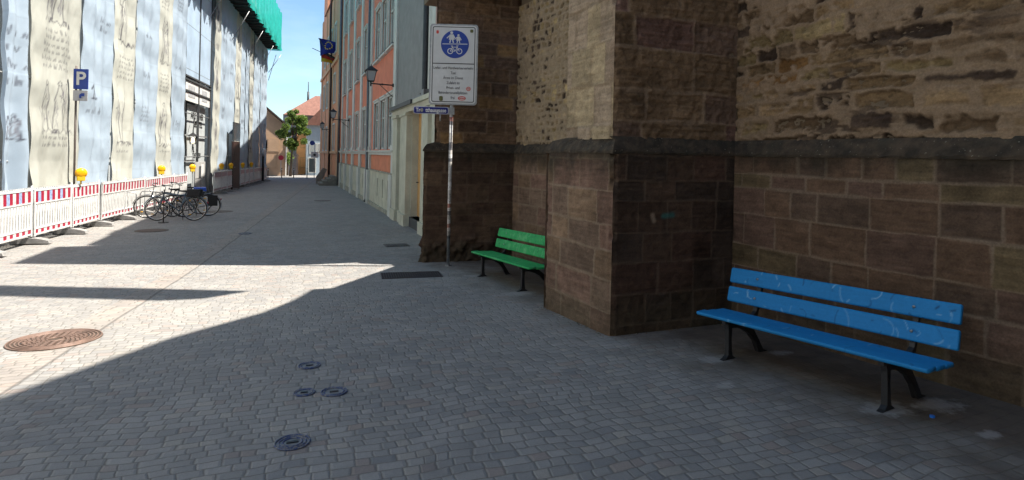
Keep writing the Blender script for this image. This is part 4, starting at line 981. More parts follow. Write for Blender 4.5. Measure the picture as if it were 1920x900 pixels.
# ------------------------------------------------------------------ parking sign
ps = empty('parking_sign', (-5.19, 18.05, g(18.05)), -.22, label='blue parking sign with a white P on a thin post in front of the banners', cat='sign')
b = MB(); b.tube([(0, .03, 0), (0, .03, 4.28)], .026, 8); b.build('post', mat('brown_grey_post', (.13, .11, .10), .6, .2, .2, 8), ps)
b = MB(); b.bevbox(-.05, .30, -.012, .012, 3.68, 4.20, .006); pl = b.build('parking_plate', M_signb, ps)
put_mesh('letter_p', text_mesh('P', .47, bold=.010), M_signw, pl, (.125, -.015, 3.94), (R(90), 0, 0))
b = MB(); b.bevbox(-.05, .29, -.010, .010, 3.38, 3.65, .006); pl = b.build('supplementary_plate', mat('grey_sign_sheet', (.42, .42, .45), .5, 0, .1, 6, 0), ps)
b = MB(); b.prism([(.10, 3.45), (.15, 3.45), (.15, 3.50), (.22, 3.50), (.22, 3.58), (.15, 3.58), (.10, 3.54)], -.013, -.0105, lambda a, z, d: (a, d, z)); b.build('arrow', M_signb, pl)

# ------------------------------------------------------------------ the large sign pole
sp_ = empty('traffic_sign', (2.81, 10.72, g(10.72)), -R(20.7)*.95, label='large white traffic sign with blue shared path disc on sticker covered pole', cat='sign')
H0 = -g(10.72)       # eye level above the pole foot
b = MB(); b.tube([(0, .045, 0), (.0, .045, H0+2.3)], .03, 12); b.build('pole', M_steel, sp_)
q = NT('weathered_stickers'); p = q.obj(); spx = q.n('ShaderNodeSeparateXYZ'); q.l(p, spx.inputs[0])
sc = q.math('MULTIPLY', spx.outputs[2], 13); w_ = q.n('ShaderNodeTexWhiteNoise', noise_dimensions='1D'); q.l(q.math('FLOOR', q.math('ADD', sc, q.math('MULTIPLY', q.noise(5, 3, p), 1.5))), w_.inputs['W'])
cs_ = q.n('ShaderNodeSeparateColor'); q.l(w_.outputs['Color'], cs_.inputs[0])
c = q.mix(q.math('GREATER_THAN', cs_.outputs[0], .55), (.42, .40, .38), (.60, .58, .57)); c = q.mix(q.math('GREATER_THAN', cs_.outputs[1], .8), c, (.35, .14, .11)); c = q.mix(q.math('GREATER_THAN', cs_.outputs[2], .82), c, (.10, .10, .11))
c = q.mix(q.ramp(q.noise(28, 4, p), .5, .7), c, (.20, .18, .17)); q.l(c, q.b.inputs['Base Color']); q.b.inputs['Roughness'].default_value = .7
b = MB(); b.tube([(0, .045, .52), (0, .045, 1.6), (0, .045, H0+.88)], .0325, 12); b.build('stickers', q.m, sp_)
b = MB(); b.disc((0, .045), .05, -.02, .03, 16); b.build('foot_collar', M_steel, sp_)
W2, zb, zt_ = .435, H0+.955, H0+2.44
def rrect(x0, x1, z0, z1, r, n=5):
    o = []
    for cx, cz, a in ((x1-r, z1-r, 0), (x0+r, z1-r, 90), (x0+r, z0+r, 180), (x1-r, z0+r, 270)):
        for i in range(n+1): t = R(a+90*i/n); o.append((cx+r*math.cos(t), cz+r*math.sin(t)))
    return o
PL = lambda a, z, d: (a, d, z)
cx0 = .025
b = MB(); b.prism(rrect(cx0-W2-.015, cx0+W2+.015, zb-.015, zt_+.015, .06), -.012, .035, PL); b.build('frame', M_steel, sp_)
b = MB(); b.prism(rrect(cx0-W2+.012, cx0+W2-.012, zb+.012, zt_-.012, .05), -.018, -.012, PL); face = b.build('sign_face', M_signw, sp_)
def ring_poly(b, outer, inner_, d, mi=0):
    n = len(outer); vs = [PL(a, z, d) for a, z in outer]+[PL(a, z, d) for a, z in inner_]
    b.add(vs, [(i, (i+1) % n, n+(i+1) % n, n+i) for i in range(n)], mi)
b = MB(); k = .035; ring_poly(b, rrect(cx0-W2+k, cx0+W2-k, zb+k, zt_-k, .035), rrect(cx0-W2+k+.014, cx0+W2-k-.014, zb+k+.014, zt_-k-.014, .025), -.0195)
zd = zb+(zt_-zb)*.505
b.add([PL(cx0-W2+k, zd, -.0195), PL(cx0+W2-k, zd, -.0195), PL(cx0+W2-k, zd+.016, -.0195), PL(cx0-W2+k, zd+.016, -.0195)], [(0, 1, 2, 3)]); b.build('border_line', M_ink, face)
zc = zb+(zt_-zb)*.755; rc = .262
b = MB(); b.prism([(cx0+.02+rc*math.cos(2*math.pi*i/40), zc+rc*math.sin(2*math.pi*i/40)) for i in range(40)], -.021, -.0182, PL); b.build('blue_disc', M_signb, face)
# pictograms: two walkers over a line, a bicycle beneath
b = MB(); dd = -.0225; cxx = cx0+.02
def quad(x0, z0, x1, z1, w): 
    v = Vector((x1-x0, z1-z0)); n = Vector((-v.y, v.x)).normalized()*w/2
    b.add([PL(x0+n.x, z0+n.y, dd), PL(x0-n.x, z0-n.y, dd), PL(x1-n.x, z1-n.y, dd), PL(x1+n.x, z1+n.y, dd)], [(0, 1, 2, 3)])
def blob(x, z, r, n=14): b.add([PL(x+r*math.cos(2*math.pi*i/n), z+r*math.sin(2*math.pi*i/n), dd) for i in range(n)], [tuple(range(n))])
quad(cxx-.235, zc+.002, cxx+.235, zc+.008, .014)
for hx, hz, s_ in ((-.065, .215, 1.05), (.062, .170, .80)):
    blob(cxx+hx, zc+hz, .026*s_)
    b.add([PL(cxx+hx+a*s_, zc+hz+z*s_, dd) for a, z in ((-.035, -.03), (.035, -.03), (.05, -.125), (-.05, -.125))], [(0, 1, 2, 3)])
    quad(cxx+hx-.018*s_, zc+hz-.12*s_, cxx+hx-.03*s_, zc+.022, .022*s_); quad(cxx+hx+.018*s_, zc+hz-.12*s_, cxx+hx+.035*s_, zc+.022, .022*s_); quad(cxx+hx-.03*s_, zc+hz-.045*s_, cxx+hx-.085*s_, zc+hz-.10*s_, .018*s_); quad(cxx+hx+.03*s_, zc+hz-.045*s_, cxx+hx+.07*s_, zc+hz-.11*s_, .018*s_)
for wxx in (-.085, .085):
    n = 20; b.add([PL(cxx+wxx+rr*math.cos(2*math.pi*i/n), zc-.13+rr*math.sin(2*math.pi*i/n), dd) for rr in (.056, .040) for i in range(n)], [(i, (i+1) % n, n+(i+1) % n, n+i) for i in range(n)])
for q4 in ((-.085, -.13, -.045, -.055), (-.045, -.055, .045, -.055), (.045, -.055, .085, -.13), (-.045, -.06, .005, -.13), (.005, -.13, .045, -.055), (-.085, -.13, .005, -.13), (-.05, -.055, -.055, -.035), (-.075, -.033, -.035, -.033), (.045, -.055, .04, -.03), (.025, -.03, .065, -.028)): quad(cxx+q4[0], zc+q4[1], cxx+q4[2], zc+q4[3], .012)
b.build('pictogram', M_signw, face)
lines = ['Liefer- und Handwerkerverkehr', 'Taxi', 'Ärzte im Dienst', 'Zufahrt zu', 'Privat- und', 'Behindertenstellplätzen', 'frei']
for i, t in enumerate(lines):
    me = text_mesh(t, .072, xs=.80); put_mesh('lettering', me, M_ink, face, (cx0, -.021, zd-.075-.093*i), (R(90), 0, 0))
def sticker(x, z, w, h, m):
    s_ = MB(); s_.prism(rrect(x-w/2, x+w/2, z-h/2, z+h/2, min(w, h)*.3), -.0245, -.0225, PL); s_.build('sticker', m, face)
sticker(cx0-.31, zt_-.14, .045, .06, M_stk); sticker(cx0+.33, zt_-.11, .06, .06, M_green2); sticker(cx0-.22, zb+.10, .07, .09, M_green2)
for x, z, w_2, t in ((cx0+.29, zb+.29, .085, 0), (cx0+.17, zb+.11, .15, 0)):
    s_ = MB(); o_ = [(x+w_2/2*math.cos(2*math.pi*i/16), z+.04*math.sin(2*math.pi*i/16)) for i in range(16)]; i_ = [(x+w_2/2*.8*math.cos(2*math.pi*i/16), z+.026*math.sin(2*math.pi*i/16)) for i in range(16)]
    ring_poly(s_, o_, i_, -.0225); ring_poly(s_, [(a, z+(c-z)*.4) for a, c in i_], [(x+(a-x)*.2, z+(c-z)*.1) for a, c in i_], -.0225); s_.build('sticker', M_stk, face)
# street name plate hung from the same pole
sn = empty('street_name_sign', (2.81, 10.72, g(10.72)+H0+.76), -R(20.7)*.7, label='small blue enamel street name sign on the sign pole, below the large sign', cat='sign')
b = MB(); b.prism(rrect(-.70, -.05, 0, .135, .03), -.012, .006, PL); b.build('rim', mat('pale_enamel', (.50, .50, .58), .35, 0, .1, 8, 0), sn)
b = MB(); b.prism(rrect(-.69, -.06, .010, .125, .025), -.015, -.012, PL); pl = b.build('plate', mat('blue_enamel', (.012, .02, .16), .3, 0, .1, 8, 0), sn)
for t_, x_ in (('Tr', -.615), ('tthausgasse', -.285)): put_mesh('lettering', text_mesh(t_, .105, bold=.0025, xs=.80), M_signw, pl, (x_, -.017, .066), (R(90), 0, 0))
s_ = MB(); s_.prism([(-.548+.030*math.cos(2*math.pi*i/14), .068+.036*math.sin(2*math.pi*i/14)) for i in range(14)], -.019, -.0155, PL); s_.build('sticker', mat('grey_sticker', (.22, .21, .19), .6, 0, .5, 60, 0), pl)
b = MB(); b.box(-.06, .06, -.01, .06, .0, .13); b.build('clamp', M_steel, sn); b = MB(); b.tube([(-.2, .01, -.13), (-.2, .01, .02)], .012, 6); b.build('hanger', M_steel, sn)

# ------------------------------------------------------------------ bicycles
def bicycle(loc, rz, paint, lean, label, extra=None, wheel=.365):
    r = empty('bicycle', loc, rz, label=label, cat='bicycle', group='bicycles parked in front of the barriers')
    body = bpy.data.objects.new('frame', None)
    T = Matrix.Rotation(lean, 4, 'X')
    def tb(b, pts, rr, n=7, mi=0): b.tube([T @ Vector(p) for p in pts], rr, n, mi)
    fw, rw = Vector((-.53, 0, wheel)), Vector((.53, 0, wheel)); bb = Vector((.10, 0, .29)); st = Vector((.24, 0, .80)); ht = Vector((-.36, 0, .86)); hb = Vector((-.40, 0, .68))
    b = MB(); tb(b, [bb, st], .017); tb(b, [st*.97, ht*.985], .016); tb(b, [bb, hb], .019); tb(b, [hb, ht], .021)
    for s_ in (-.05, .05):
        tb(b, [bb+Vector((0, s_*.4, 0)), rw+Vector((0, s_, 0))], .010); tb(b, [st+Vector((0, s_*.3, -.06)), rw+Vector((0, s_, 0))], .009)
    b.build('frame', paint, r)
    b = MB()
    for s_ in (-.05, .05): tb(b, [hb+Vector((0, s_*.6, 0)), (hb+fw)/2+Vector((.02, s_, 0)), fw+Vector((0, s_, 0))], .011)
    b.build('fork', paint, r)
    for c, nm in ((fw, 'front_wheel'), (rw, 'rear_wheel')):
        q = MB()
        for k in range(14):
            a = 2*math.pi*k/14; tb(q, [c+Vector((0, (-1)**k*.03, 0)), c+Vector((math.cos(a)*(wheel-.03), 0, math.sin(a)*(wheel-.03)))], .0018, 4)
        tb(q, [c+Vector((0, -.05, 0)), c+Vector((0, .05, 0))], .022, 8); w_ = q.build('wheel', M_chrome, r)
        q = MB(); q.torus(c, wheel-.016, .019, 'y', 36, 7); q.v = [tuple(T @ Vector(v)) for v in q.v]; q.build('tyre', M_black, w_)
        q = MB(); q.torus(c, wheel-.036, .009, 'y', 36, 6); q.v = [tuple(T @ Vector(v)) for v in q.v]; q.build('rim', M_chrome, w_)
        q = MB(); a = .9
        for a in (.9, 4.0): tb(q, [c+Vector((math.cos(a)*.22-.02, .012, math.sin(a)*.22)), c+Vector((math.cos(a)*.22+.05, .012, math.sin(a)*.22))], .014, 6)
        q.build('reflector', M_yellow, w_)
        q = MB(); q.torus(c, wheel+.025, .014, 'y', 18, 6, a0=(-.3 if c is rw else .5), a1=(2.9 if c is rw else 2.9)); q.v = [tuple(T @ Vector(v)) for v in q.v]; q.build('mudguard', paint if extra != 'silver' else M_chrome, r)
    b = MB(); tb(b, [ht, ht+Vector((.03, 0, .17)), ht+Vector((-.03, 0, .20))], .013)
    h = ht+Vector((-.03, 0, .20)); tb(b, [h+Vector((.14, -.29, .02)), h+Vector((.02, -.22, .03)), h, h+Vector((.02, .22, .03)), h+Vector((.14, .29, .02))], .012); b.build('handlebar', M_chrome, r)
    b = MB()
    for s_ in (-.29, .29): tb(b, [h+Vector((.14, s_, .02)), h+Vector((.05, s_*.9, .03))], .018)
    b.build('grip', M_black, r)
    b = MB(); tb(b, [st, st+Vector((.03, 0, .12))], .013); s0 = st+Vector((.03, 0, .14))
    b.add([T @ (s0+Vector(v)) for v in ((-.16, -.02, 0), (-.16, .02, 0), (0, .045, .005), (.12, .085, .01), (.13, -.085, .01), (0, -.045, .005), (-.15, -.015, -.04), (-.15, .015, -.04), (.12, .06, -.05), (.12, -.06, -.05))],
          [(0, 1, 2, 5), (5, 2, 3, 4), (6, 7, 1, 0), (7, 8, 3, 2, 1), (0, 5, 4, 9, 6), (4, 3, 8, 9), (6, 9, 8, 7)]); b.build('saddle', M_black, r)
    b = MB(); tb(b, [st+Vector((.03, -.05, -.08)), rw+Vector((.12, -.06, .40)), ], .007); tb(b, [st+Vector((.03, .05, -.08)), rw+Vector((.12, .06, .40))], .007)
    for k in range(5): x = .30+.09*k; tb(b, [(x, -.06, .745), (x, .06, .745)], .006)
    tb(b, [rw+Vector((.10, -.06, .40)), rw+Vector((0, -.06, 0))], .006); tb(b, [rw+Vector((.10, .06, .40)), rw+Vector((0, .06, 0))], .006); b.build('rack', M_iron, r)
    b = MB(); tb(b, [bb+Vector((0, -.06, 0)), bb+Vector((.06, -.07, -.16))], .009); tb(b, [bb+Vector((0, .06, 0)), bb+Vector((-.06, .07, .16))], .009)
    tb(b, [bb+Vector((.02, -.12, -.16)), bb+Vector((.10, -.12, -.16))], .014); tb(b, [bb+Vector((-.10, .12, .16)), bb+Vector((-.02, .12, .16))], .014); tb(b, [bb+Vector((0, -.05, 0)), rw+Vector((0, -.05, .0))], .012)
    q = MB(); b.torus(T @ (bb+Vector((0, -.045, 0))), .085, .008, 'y', 20, 5); b.build('crank', M_iron, r)
    b = MB(); tb(b, [bb+Vector((.08, .05, .02)), (.16, .16, .0)], .009); b.build('kickstand', M_iron, r)
    b = MB(); tb(b, [ht+Vector((-.10, 0, .02)), ht+Vector((-.05, 0, .02))], .035, 10); b.build('headlamp', M_chrome, r)
    b = MB(); tb(b, [rw+Vector((.36, 0, .20)), rw+Vector((.39, 0, .20))], .03, 8); b.build('tail_lamp', M_red, r)
    if extra == 'cover':
        b = MB(); b.add([T @ (s0+Vector(v)) for v in ((-.20, -.08, .03), (.17, -.13, .035), (.17, .13, .035), (-.20, .08, .03), (-.2, -.10, -.07), (.19, -.14, -.08), (.19, .14, -.08), (-.2, .10, -.07))], [(0, 1, 2, 3), (0, 4, 5, 1), (1, 5, 6, 2), (2, 6, 7, 3), (3, 7, 4, 0)]); b.build('saddle_cover', mat('blue_saddle_cover', (.02, .09, .50), .4, 0, .1, 9), r)
        b = MB(); b.box(.50, .80, -.16, -.08, .35, .70); b.build('pannier', M_black, r)
    if extra == 'basket':
        b = MB(); b.bevbox(.36, .74, -.15, .15, .76, .98, .02); b.build('rear_basket', mat('dark_wicker', (.03, .028, .03), .8, 0, .4, 40), r)
    return r
pb1 = mat('black_cycle_paint', (.02, .022, .028), .3, 0, .1, 9); pb2 = mat('blue_grey_cycle_paint', (.10, .15, .20), .3, .2, .1, 9); pb3 = mat('silver_cycle_paint', (.30, .33, .36), .35, .4, .1, 9)
bicycle((-3.76, 21.85, g(21.9)), .12, pb1, .10, 'black bicycle at the left of the row with its front wheel by the barrier', 'silver')
bicycle((-3.30, 20.75, g(20.8)), -.16, pb2, -.10, 'blue grey bicycle with rear basket, nearest in the row', 'basket')
bicycle((-3.08, 22.15, g(22.2)), .10, pb3, .06, 'silver bicycle with bright blue saddle cover and black pannier', 'cover')
bicycle((-3.45, 23.0, g(23)), -.05, pb1, -.08, 'black bicycle at the back of the row, mostly hidden by the others')
# short sign-like stand post with a foot plate among the bicycles, and hoop stands behind
o = empty('bicycle_stand', (-3.52, 20.15, g(20.15)), label='thin black post on a round foot plate in front of the bicycles', cat='bicycle stand')
b = MB(); b.tube([(0, 0, 0), (0, 0, 1.0)], .014, 8); b.build('post', M_iron, o); b = MB(); b.disc((0, 0), .14, 0, .02, 20); b.build('foot_plate', M_iron, o)
for x, y, lab in ((-4.74, 21.5, 'left hoop stand of thin steel tube before the barriers'), (-4.35, 22.3, 'right hoop stand of thin steel tube behind the left wheel')):
    o = empty('hoop_stand', (x, y, g(y)), .2, label=lab, cat='bicycle stand', group='steel hoop stands')
    b = MB(); b.tube([(-.22, 0, 0), (-.22, 0, .75), (-.17, 0, .83), (.17, 0, .83), (.22, 0, .75), (.22, 0, 0)], .016, 8); b.build('hoop', M_steel, o)

# ------------------------------------------------------------------ covers and gratings let into the paving
def slope(y): return math.atan((g(y+.3)-g(y-.3))/.6)
def flush(name, x, y, **k):
    o = empty(name, (x, y, g(y)), **k); o.rotation_euler = (slope(y), 0, 0); return o
M_rust = mat('rusty_iron', (.19, .125, .10), .55, .2, .3, 12, .3); M_rustd = mat('dark_rusty_iron', (.085, .06, .045), .6, .2, .3, 12, .3)
mh = flush('manhole_cover', -2.20, 7.22, label='large round rusty manhole cover in the sunlit paving', cat='manhole cover')
b = MB(); b.disc((0, 0), .40, 0, .006, 48); b.build('base', M_rustd, mh)
b = MB()
for rr in (.39, .355, .322, .29): b.torus((0, 0, .008), rr, .0085, 'z', 56, 5)
b.build('frame', M_rust, mh)
b = MB(); b.torus((0, 0, .008), .07, .008, 'z', 24, 5)
for rr, n in ((.25, 26), (.213, 22), (.176, 18), (.14, 14), (.104, 10)):
    for i in range(n):
        a = 2*math.pi*(i+.5*(n % 4))/n; Mx = Matrix.Rotation(a, 4, 'Z') @ Matrix.Translation((rr, 0, .008)) @ Matrix.Rotation(R(35), 4, 'Z'); b.box(-.013, .013, -.022, .022, -.004, .006, 0, Mx)
b.build('lid', M_rust, mh)
b = MB()
for i in range(8): a = 2*math.pi*i/8+.3; b.disc((.27*math.cos(a), .27*math.sin(a)), .022, .0062, .0075, 12)
b.build('vent_hole', M_iron, mh)
m2 = flush('manhole_cover', -3.43, 18.08, label='small dark round manhole cover in front of the bicycles', cat='manhole cover')
b = MB(); b.disc((0, 0), .40, 0, .008, 36); b.build('frame', M_rustd, m2); b = MB(); b.disc((0, 0), .33, .008, .013, 36); b.build('lid', mat('reddish_iron', (.11, .07, .055), .7, .1, .2, 9), m2)
gr = flush('drain_grating', 1.97, 9.97, label='large dark rectangular grating beside the tip of the sunlit patch', cat='grating'); gr.rotation_euler[2] = -.10
b = MB(); b.box(-.50, .50, -.28, .28, -.02, .003); b.build('pit', mat('pit_dark', (.03, .028, .03), .8, 0, .2, 9), gr)
b = MB()
for i in range(26): b.box(-.50+i*.04, -.488+i*.04, -.28, .28, .003, .012)
for i in range(6): b.box(-.5, .512, -.28+i*.11, -.268+i*.11, .0035, .0115)
b.build('grid', mat('grating_iron', (.060, .050, .052), .6, .2, .2, 9), gr)
g2 = flush('drain_cover', 2.39, 13.9, label='smaller dark rectangular drain cover near the church corner', cat='grating')
b = MB(); b.box(-.28, .28, -.23, .23, 0, .008); b.build('frame', M_iron, g2); b = MB()
for i in range(8): b.box(-.24+i*.062, -.205+i*.062, -.19, .19, .008, .014)
b.build('bars', M_dgrey, g2)
q = NT('blue_marking_paint'); p = q.obj(); q.l(q.mix(q.ramp(q.noise(45, 4, p), .42, .62), (.045, .07, .17), (.20, .20, .205)), q.b.inputs['Base Color']); q.b.inputs['Roughness'].default_value = .8; b2 = q.m
def cap(x, y, r_, label, n=2, ring=True):
    r_ *= .92
    o = flush('valve_cover', x, y, label=label, cat='valve cover', group='small valve covers ringed with blue paint')
    b = MB(); b.disc((0, 0), r_*.92, 0, .005, 28); b.build('lid', mat('worn_cap_iron', (.20, .20, .205), .5, .3, .3, 20), o)
    b = MB()
    for k in range(n): b.torus((0, 0, .006), r_*(1-.22*k), .007, 'z', 32, 5)
    b.build('paint_ring', b2, o)
    b = MB(); b.box(-r_*.35, r_*.35, -.012, .012, .007, .012); b.build('lug', M_iron, o)
cap(.05, 3.98, .115, 'nearest blue ringed valve cover at the bottom of the picture', 3)
cap(.14, 4.86, .085, 'left one of the two adjoining blue ringed valve covers'); cap(.36, 4.80, .105, 'right one of the two adjoining blue ringed valve covers', 2)
cap(.20, 5.53, .10, 'farther single blue ringed valve cover beyond the adjoining pair', 2)
cap(-1.07, 16.88, .17, 'distant blue smeared valve cover in the middle of the street', 2)
o = flush('round_cover', 1.48, 29.3, label='distant small round cover near the coral house', cat='manhole cover'); b = MB(); b.disc((0, 0), .38, 0, .01, 28); b.build('lid', M_rustd, o)
o = flush('round_cover', -2.38, 23.9, label='faint round cover just right of the bicycles', cat='manhole cover'); b = MB(); b.disc((0, 0), .45, 0, .008, 28); b.build('lid', M_rustd, o)
o = empty('bottle_cap', (4.38, 2.88, g(2.88)), label='tiny blue bottle cap on the paving right of the blue bench', cat='bottle cap')
b = MB(); b.disc((0, 0), .017, 0, .014, 18); b.build('cap', mat('blue_cap_plastic', (.02, .16, .60), .4, 0, .05, 9, 0), o)
# ------------------------------------------------------------------ far end of the street
def house_box(name, label, x0, x1, y0, y1, z1, m, ridge=None, axis='y', roof=M_roof, over=.25):
    r = empty(name, ((x0+x1)/2, y0, g(y0)), label=label, cat='house'); z0 = 0; zb_ = g(y0); hx = (x1-x0)/2; hy = y1-y0
    b = MB(); b.box(-hx, hx, 0, hy, z0-.3, z1-zb_); b.build('wall', m, r)
    if ridge:
        h = ridge-zb_; t = z1-zb_; b = MB()
        if axis == 'y': b.prism([(-hx-over, t-.1), (0, h), (hx+over, t-.1)], -over, hy+over, lambda a, z, d: (a, d, z))
        else: b.prism([(-over, t-.1), (hy/2, h), (hy+over, t-.1)], -hx-over, hx+over, lambda a, z, d: (d, a, z))
        b.build('roof', roof, r)
    return r
def far_win(r, x, z, w=.9, h=1.3, m=M_glass, fm=M_cream2):
    b = MB(); b.box(x-w/2-.08, x+w/2+.08, -.05, .0, z-.08, z+h+.08); f = b.build('window', fm, r)
    b = MB(); b.box(x-w/2, x+w/2, -.06, -.051, z, z+h); b.build('pane', m, f); return f
# beige gable house at the left end
bh = empty('beige_house', (-2.8, 70, g(70)), label='windowless beige house with sloping roof edge at the end of the street', cat='house')
zb_ = -g(70)
b = MB(); b.prism([(-5, -.3), (2.30, -.3), (2.38, zb_+2.75), (.3, zb_+4.55), (-1.5, zb_+6.0), (-5, zb_+6.0)], 0, 9, lambda a, z, d: (a, d, z)); b.build('wall', M_beige, bh)
b = MB(); b.prism([(2.55, zb_+2.70), (2.60, zb_+2.86), (.35, zb_+4.80), (-1.5, zb_+6.25), (-1.5, zb_+6.05), (.3, zb_+4.62)], -.25, 9.2, lambda a, z, d: (a, d, z)); b.build('roof', mat('dark_verge', (.07, .045, .04), .9, 0, .2, 5), bh)
b = MB(); b.box(2.31, 2.42, -.1, 8, -.2, zb_+1.6); b.build('corner_strip', M_litedge, bh)  # sunlit end of the house put in as a white strip
far_win(bh, 1.0, 2.7, 1.0, 1.3, M_beige, mat('faint_blind_window', (.42, .29, .19), .9, 0, .1, 2)); far_win(bh, .8, .9, 1.0, 1.4, M_beige, mat('faint_blind_window', (.42, .29, .19), .9, 0, .1, 2))
sg = empty('red_sign', (-.95, 69.6, g(69.6)), label='small red round sign on a post before the beige house', cat='sign')
b = MB(); b.tube([(0, 0, 0), (0, 0, 2.2)], .03, 6); b.build('post', M_steel, sg); b = MB(); b.prism([(.28*math.cos(i*.3927), 2.0+.28*math.sin(i*.3927)) for i in range(16)], -.05, -.03, PL); b.build('disc', M_red, sg)
tl = empty('traffic_light', (-2.22, 62, g(62)), label='dark three lens signal on the far corner of the banner front', cat='traffic light')
b = MB(); b.bevbox(-.10, .10, -.08, .08, 2.9, 3.7, .02); b.tube([(0, 0, 0), (0, 0, 3.0)], .04, 8); b.build('housing', M_iron, tl)
b = MB()
for k in range(3): b.tube([(0, -.08, 3.08+.24*k), (0, -.12, 3.08+.24*k)], .085, 12)
b.build('lens', M_brown, tl)
gt = empty('courtyard_gate', (.25, 72.5, g(72)), label='grey slatted gate between the beige and ochre houses', cat='gate')
b = MB(); 
for k in range(11): b.box(-.68+k*.12, -.60+k*.12, -.02, .02, 0, 2.5)
b.box(-.7, .7, -.03, .03, .3, .38); b.box(-.7, .7, -.03, .03, 2.2, 2.28); b.build('slats', mat('grey_gate_wood', (.13, .12, .13), .8, 0, .2, 6), gt)
oc = house_box('ochre_house', 'ochre house with red hipped roof behind the tree', .75, 3.6, 76, 84, 3.0, M_ochre)
for z in (.9, 3.3): 
    for x in (-.7, .1): far_win(oc, x, z, .55, 1.1, M_ochre, mat('ochre_shutter', (.45, .30, .14), .8, 0, .1, 3))
rb = empty('red_roofed_house', (1.6, 84, g(84)), label='tall house with large clay tile hip roof and dormer above the tree', cat='house')
zz = -g(84)
b = MB(); b.box(-2.6, 8, 0, 9, 0, zz+5.0); b.build('wall', M_bluer, rb)
b = MB(); v = [(-2.6, -.4, zz+4.9), (8, -.4, zz+4.9), (8, 9.4, zz+4.9), (-2.6, 9.4, zz+4.9), (1.6, 4.2, zz+8.0), (8, 4.2, zz+8.0)]; b.add(v, [(0, 1, 5, 4), (1, 2, 5), (2, 3, 4, 5), (3, 0, 4), (3, 2, 1, 0)]); b.build('roof', M_roof, rb)
b = MB(); b.tube([(.6, 3.9, zz+6.4), (.6, 3.9, zz+8.5)], .15, 8); b.tube([(.6, 3.9, zz+8.5), (.6, 3.9, zz+9.9)], .05, 6); b.build('ridge_mast', M_dgrey, rb)
b = MB(); b.box(.2, 1.9, -.9, 1.4, zz+3.6, zz+4.9); b.build('dormer', mat('dark_timber', (.06, .05, .05), .9, 0, .2, 5), rb)
bh2 = empty('pale_blue_house', (3.5, 72, g(72)), label='pale blue grey house with small steep red roof right of the tree', cat='house')
zz = -g(72)
b = MB(); b.box(-1.75, 5, 0, 10, -.2, zz+3.2); b.build('wall', M_bluer, bh2)
b = MB(); b.prism([(-2.0, zz+3.1), (.7, zz+6.2), (5, zz+6.2), (5, zz+3.1)], -.3, 10, lambda a, z, d: (a, d, z)); b.build('roof', M_roof, bh2)
b = MB(); b.box(-.35, 3, -.12, .3, zz+3.4, zz+6.8); b.build('gable_wall', M_bluer, bh2)
far_win(bh2, -1.0, 2.6, .7, 1.1); far_win(bh2, -.2, 2.6, .5, 1.1); far_win(bh2, -1.1, .4, .7, 1.6, M_glassd)
wsn = empty('white_square_sign', (2.30, 62.5, g(62.5)), label='small white square sign with dark emblem before the pale blue house', cat='sign')
b = MB(); b.tube([(0, .03, 0), (0, .03, 3.6)], .035, 6); b.build('post', M_steel, wsn); b = MB(); b.box(-.34, .34, -.02, 0, 2.05, 2.65); sf = b.build('plate', M_signw, wsn)
b = MB(); b.prism([(.13*math.cos(i*.3927), 2.35+.13*math.sin(i*.3927)) for i in range(16)], -.03, -.021, PL); b.build('emblem', M_ink, sf)
b = MB(); b.prism([(.24*math.cos(i*.3927)-.25, 3.55+.24*math.sin(i*.3927)) for i in range(16)], -.02, 0, PL); b.build('blue_disc', M_signb, wsn)
for i, (x, y, lab) in enumerate(((-1.95, 60.5, 'left bollard at the end of the street'), (-.75, 62, 'second bollard from the left at the street end'), (.35, 62.5, 'third bollard from the left at the street end'), (1.6, 62, 'right bollard at the end of the street'))):
    o = empty('bollard', (x, y, g(y)), label=lab, cat='bollard', group='thin dark bollards at the end of the street'); b = MB(); b.tube([(0, 0, 0), (0, 0, .95), (0, 0, 1.0)], [.045, .045, .02], 10); b.build('post', M_iron, o)
    b = MB(); b.tube([(0, 0, .80), (0, 0, .86)], .048, 10); b.build('band', M_white, o)
# street lamp post seen against the shaded banners
o = empty('lamp_post', (bx_(51)+.45, 51, g(51)), label='short black post with pale lamp head by the far barriers', cat='lamp post')
b = MB(); b.tube([(0, 0, 0), (0, 0, 2.1)], .09, 8); b.build('post', M_iron, o); b = MB(); b.tube([(0, 0, 2.1), (0, 0, 2.3), (0, 0, 2.6), (0, 0, 2.75)], [.05, .16, .2, .06], 10); b.build('lamp_head', M_white, o)

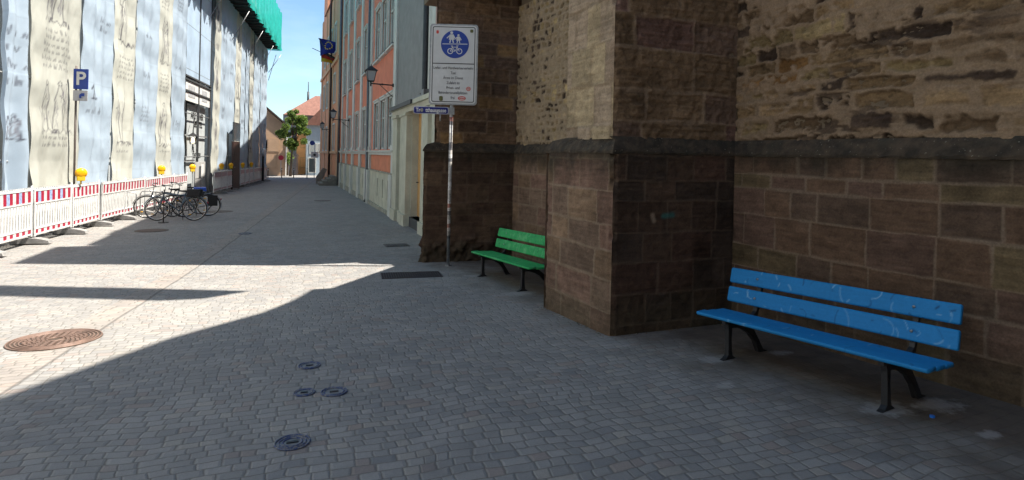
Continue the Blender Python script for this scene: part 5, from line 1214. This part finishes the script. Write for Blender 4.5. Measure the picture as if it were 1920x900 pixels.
# tree -----------------------------------------------------------------
def tree(x, y, z0, cx, cz, rx, rz_, n, label, lean=0, seed=3):
    rr = random.Random(seed); r = empty('tree', (x, y, z0), label=label, cat='tree')
    b = MB(); b.tube([(0, 0, 0), (.05, 0, 1.2), (.1+lean, 0, 2.4), (cx, 0, cz)], [.16, .12, .10, .05], 8)
    lobes = []
    for k in range(48):
        a = rr.uniform(0, 6.28); t = rr.uniform(-1, 1); q = math.sqrt(1-t*t)*rr.uniform(.5, 1.15)
        c = Vector((cx+rx*q*math.cos(a), rx*q*math.sin(a), cz+rz_*t*rr.uniform(.6, 1))); lobes.append((c, rr.uniform(.20, .50)))
    for c, s_ in lobes[:14]: b.tube([(.1+lean, 0, 2.2+rr.uniform(0, 1)), ((cx+c.x)/2, c.y/2, (cz+c.z)/2), c], [.05, .03, .01], 5)
    b.build('trunk', M_bark, r)
    vs, fs = [], []; mi = []
    b = MB()
    for k in range(n):
        c, s_ = rr.choice(lobes); d = Vector((rr.gauss(0, 1), rr.gauss(0, 1), rr.gauss(0, .8))).normalized()*s_*rr.uniform(.3, 1)**.6; p = c+d
        u = Vector((rr.gauss(0, 1), rr.gauss(0, 1), rr.gauss(0, .6))).normalized(); w = u.cross(Vector((rr.gauss(0, 1), rr.gauss(0, 1), rr.gauss(0, 1)))).normalized(); sz = rr.uniform(.06, .12)
        b.add([p-u*sz, p+w*sz*.55, p+u*sz, p-w*sz*.55], [(0, 1, 2, 3)], rr.choice((0, 0, 1)))
    lm = []
    for nm, col in (('leaf_mid', (.075, .14, .03)), ('leaf_light', (.17, .25, .05))):
        q = NT(nm); q.b.inputs['Base Color'].default_value = (*col, 1); q.b.inputs['Roughness'].default_value = .6
        tr = q.n('ShaderNodeBsdfTranslucent'); tr.inputs[0].default_value = (col[0]*1.6, col[1]*1.4, col[2], 1); mx = q.n('ShaderNodeMixShader'); mx.inputs[0].default_value = .4
        q.l(q.b.outputs[0], mx.inputs[1]); q.l(tr.outputs[0], mx.inputs[2]); q.l(mx.outputs[0], q.t.nodes['Material Output'].inputs[0]); lm.append(q.m)
    b.build('crown', lm, r)
    return r
tree(.05, 68, g(68), .22, 4.95, 1.45, 2.15, 12500, 'leafy green street tree in front of the red roofed houses')
tree(-.35, 71, g(71), 0, 2.0, .5, .6, 900, 'small green bush like tree at the corner of the beige house', seed=8)
o = empty('rooftop_tree_top', (-.9, 86, 0), label='dark roof ridge and shrubs behind the beige house', cat='roof'); b = MB(); b.box(-2.6, .6, 0, 3, -2, 4.2); b.build('shed_roof', mat('dark_shed_roof', (.08, .045, .035), .9, 0, .2, 5), o)

# dry leaves and crumbs along the foot of the buttress ----------------
rr = random.Random(21); b = MB()
for k in range(150):
    t = rr.random(); a_, c_ = ((3.24, 5.50), (3.13, 7.0)) if rr.random() < .5 else ((3.24, 5.50), (4.9, 5.57))
    x = a_[0]+(c_[0]-a_[0])*t; y = a_[1]+(c_[1]-a_[1])*t; dd = abs(rr.gauss(0, .06))+.015
    if c_[0] < 3.2: x -= dd
    else: y -= dd
    z = g(y)+.006; sz = rr.uniform(.004, .017); an = rr.uniform(0, 6.28)
    p = Vector((x, y, z)); u = Vector((math.cos(an), math.sin(an), rr.uniform(-.3, .3)))*sz; w = Vector((-math.sin(an), math.cos(an), rr.uniform(-.2, .5)))*sz*.6
    b.add([p-u, p+w, p+u, p-w], [(0, 1, 2, 3)], rr.choice((0, 0, 1, 2)))
tag(b.build('leaf_litter', [mat('dry_leaf', (.16, .09, .05), .8, 0, .3, 40, 0), mat('moss_crumb', (.07, .08, .03), .9, 0, .3, 40, 0), mat('mortar_crumb', (.24, .21, .17), .9, 0, .3, 40, 0)]), 'dry leaves and mortar crumbs at the foot of the stone buttress', 'leaves', kind='stuff')
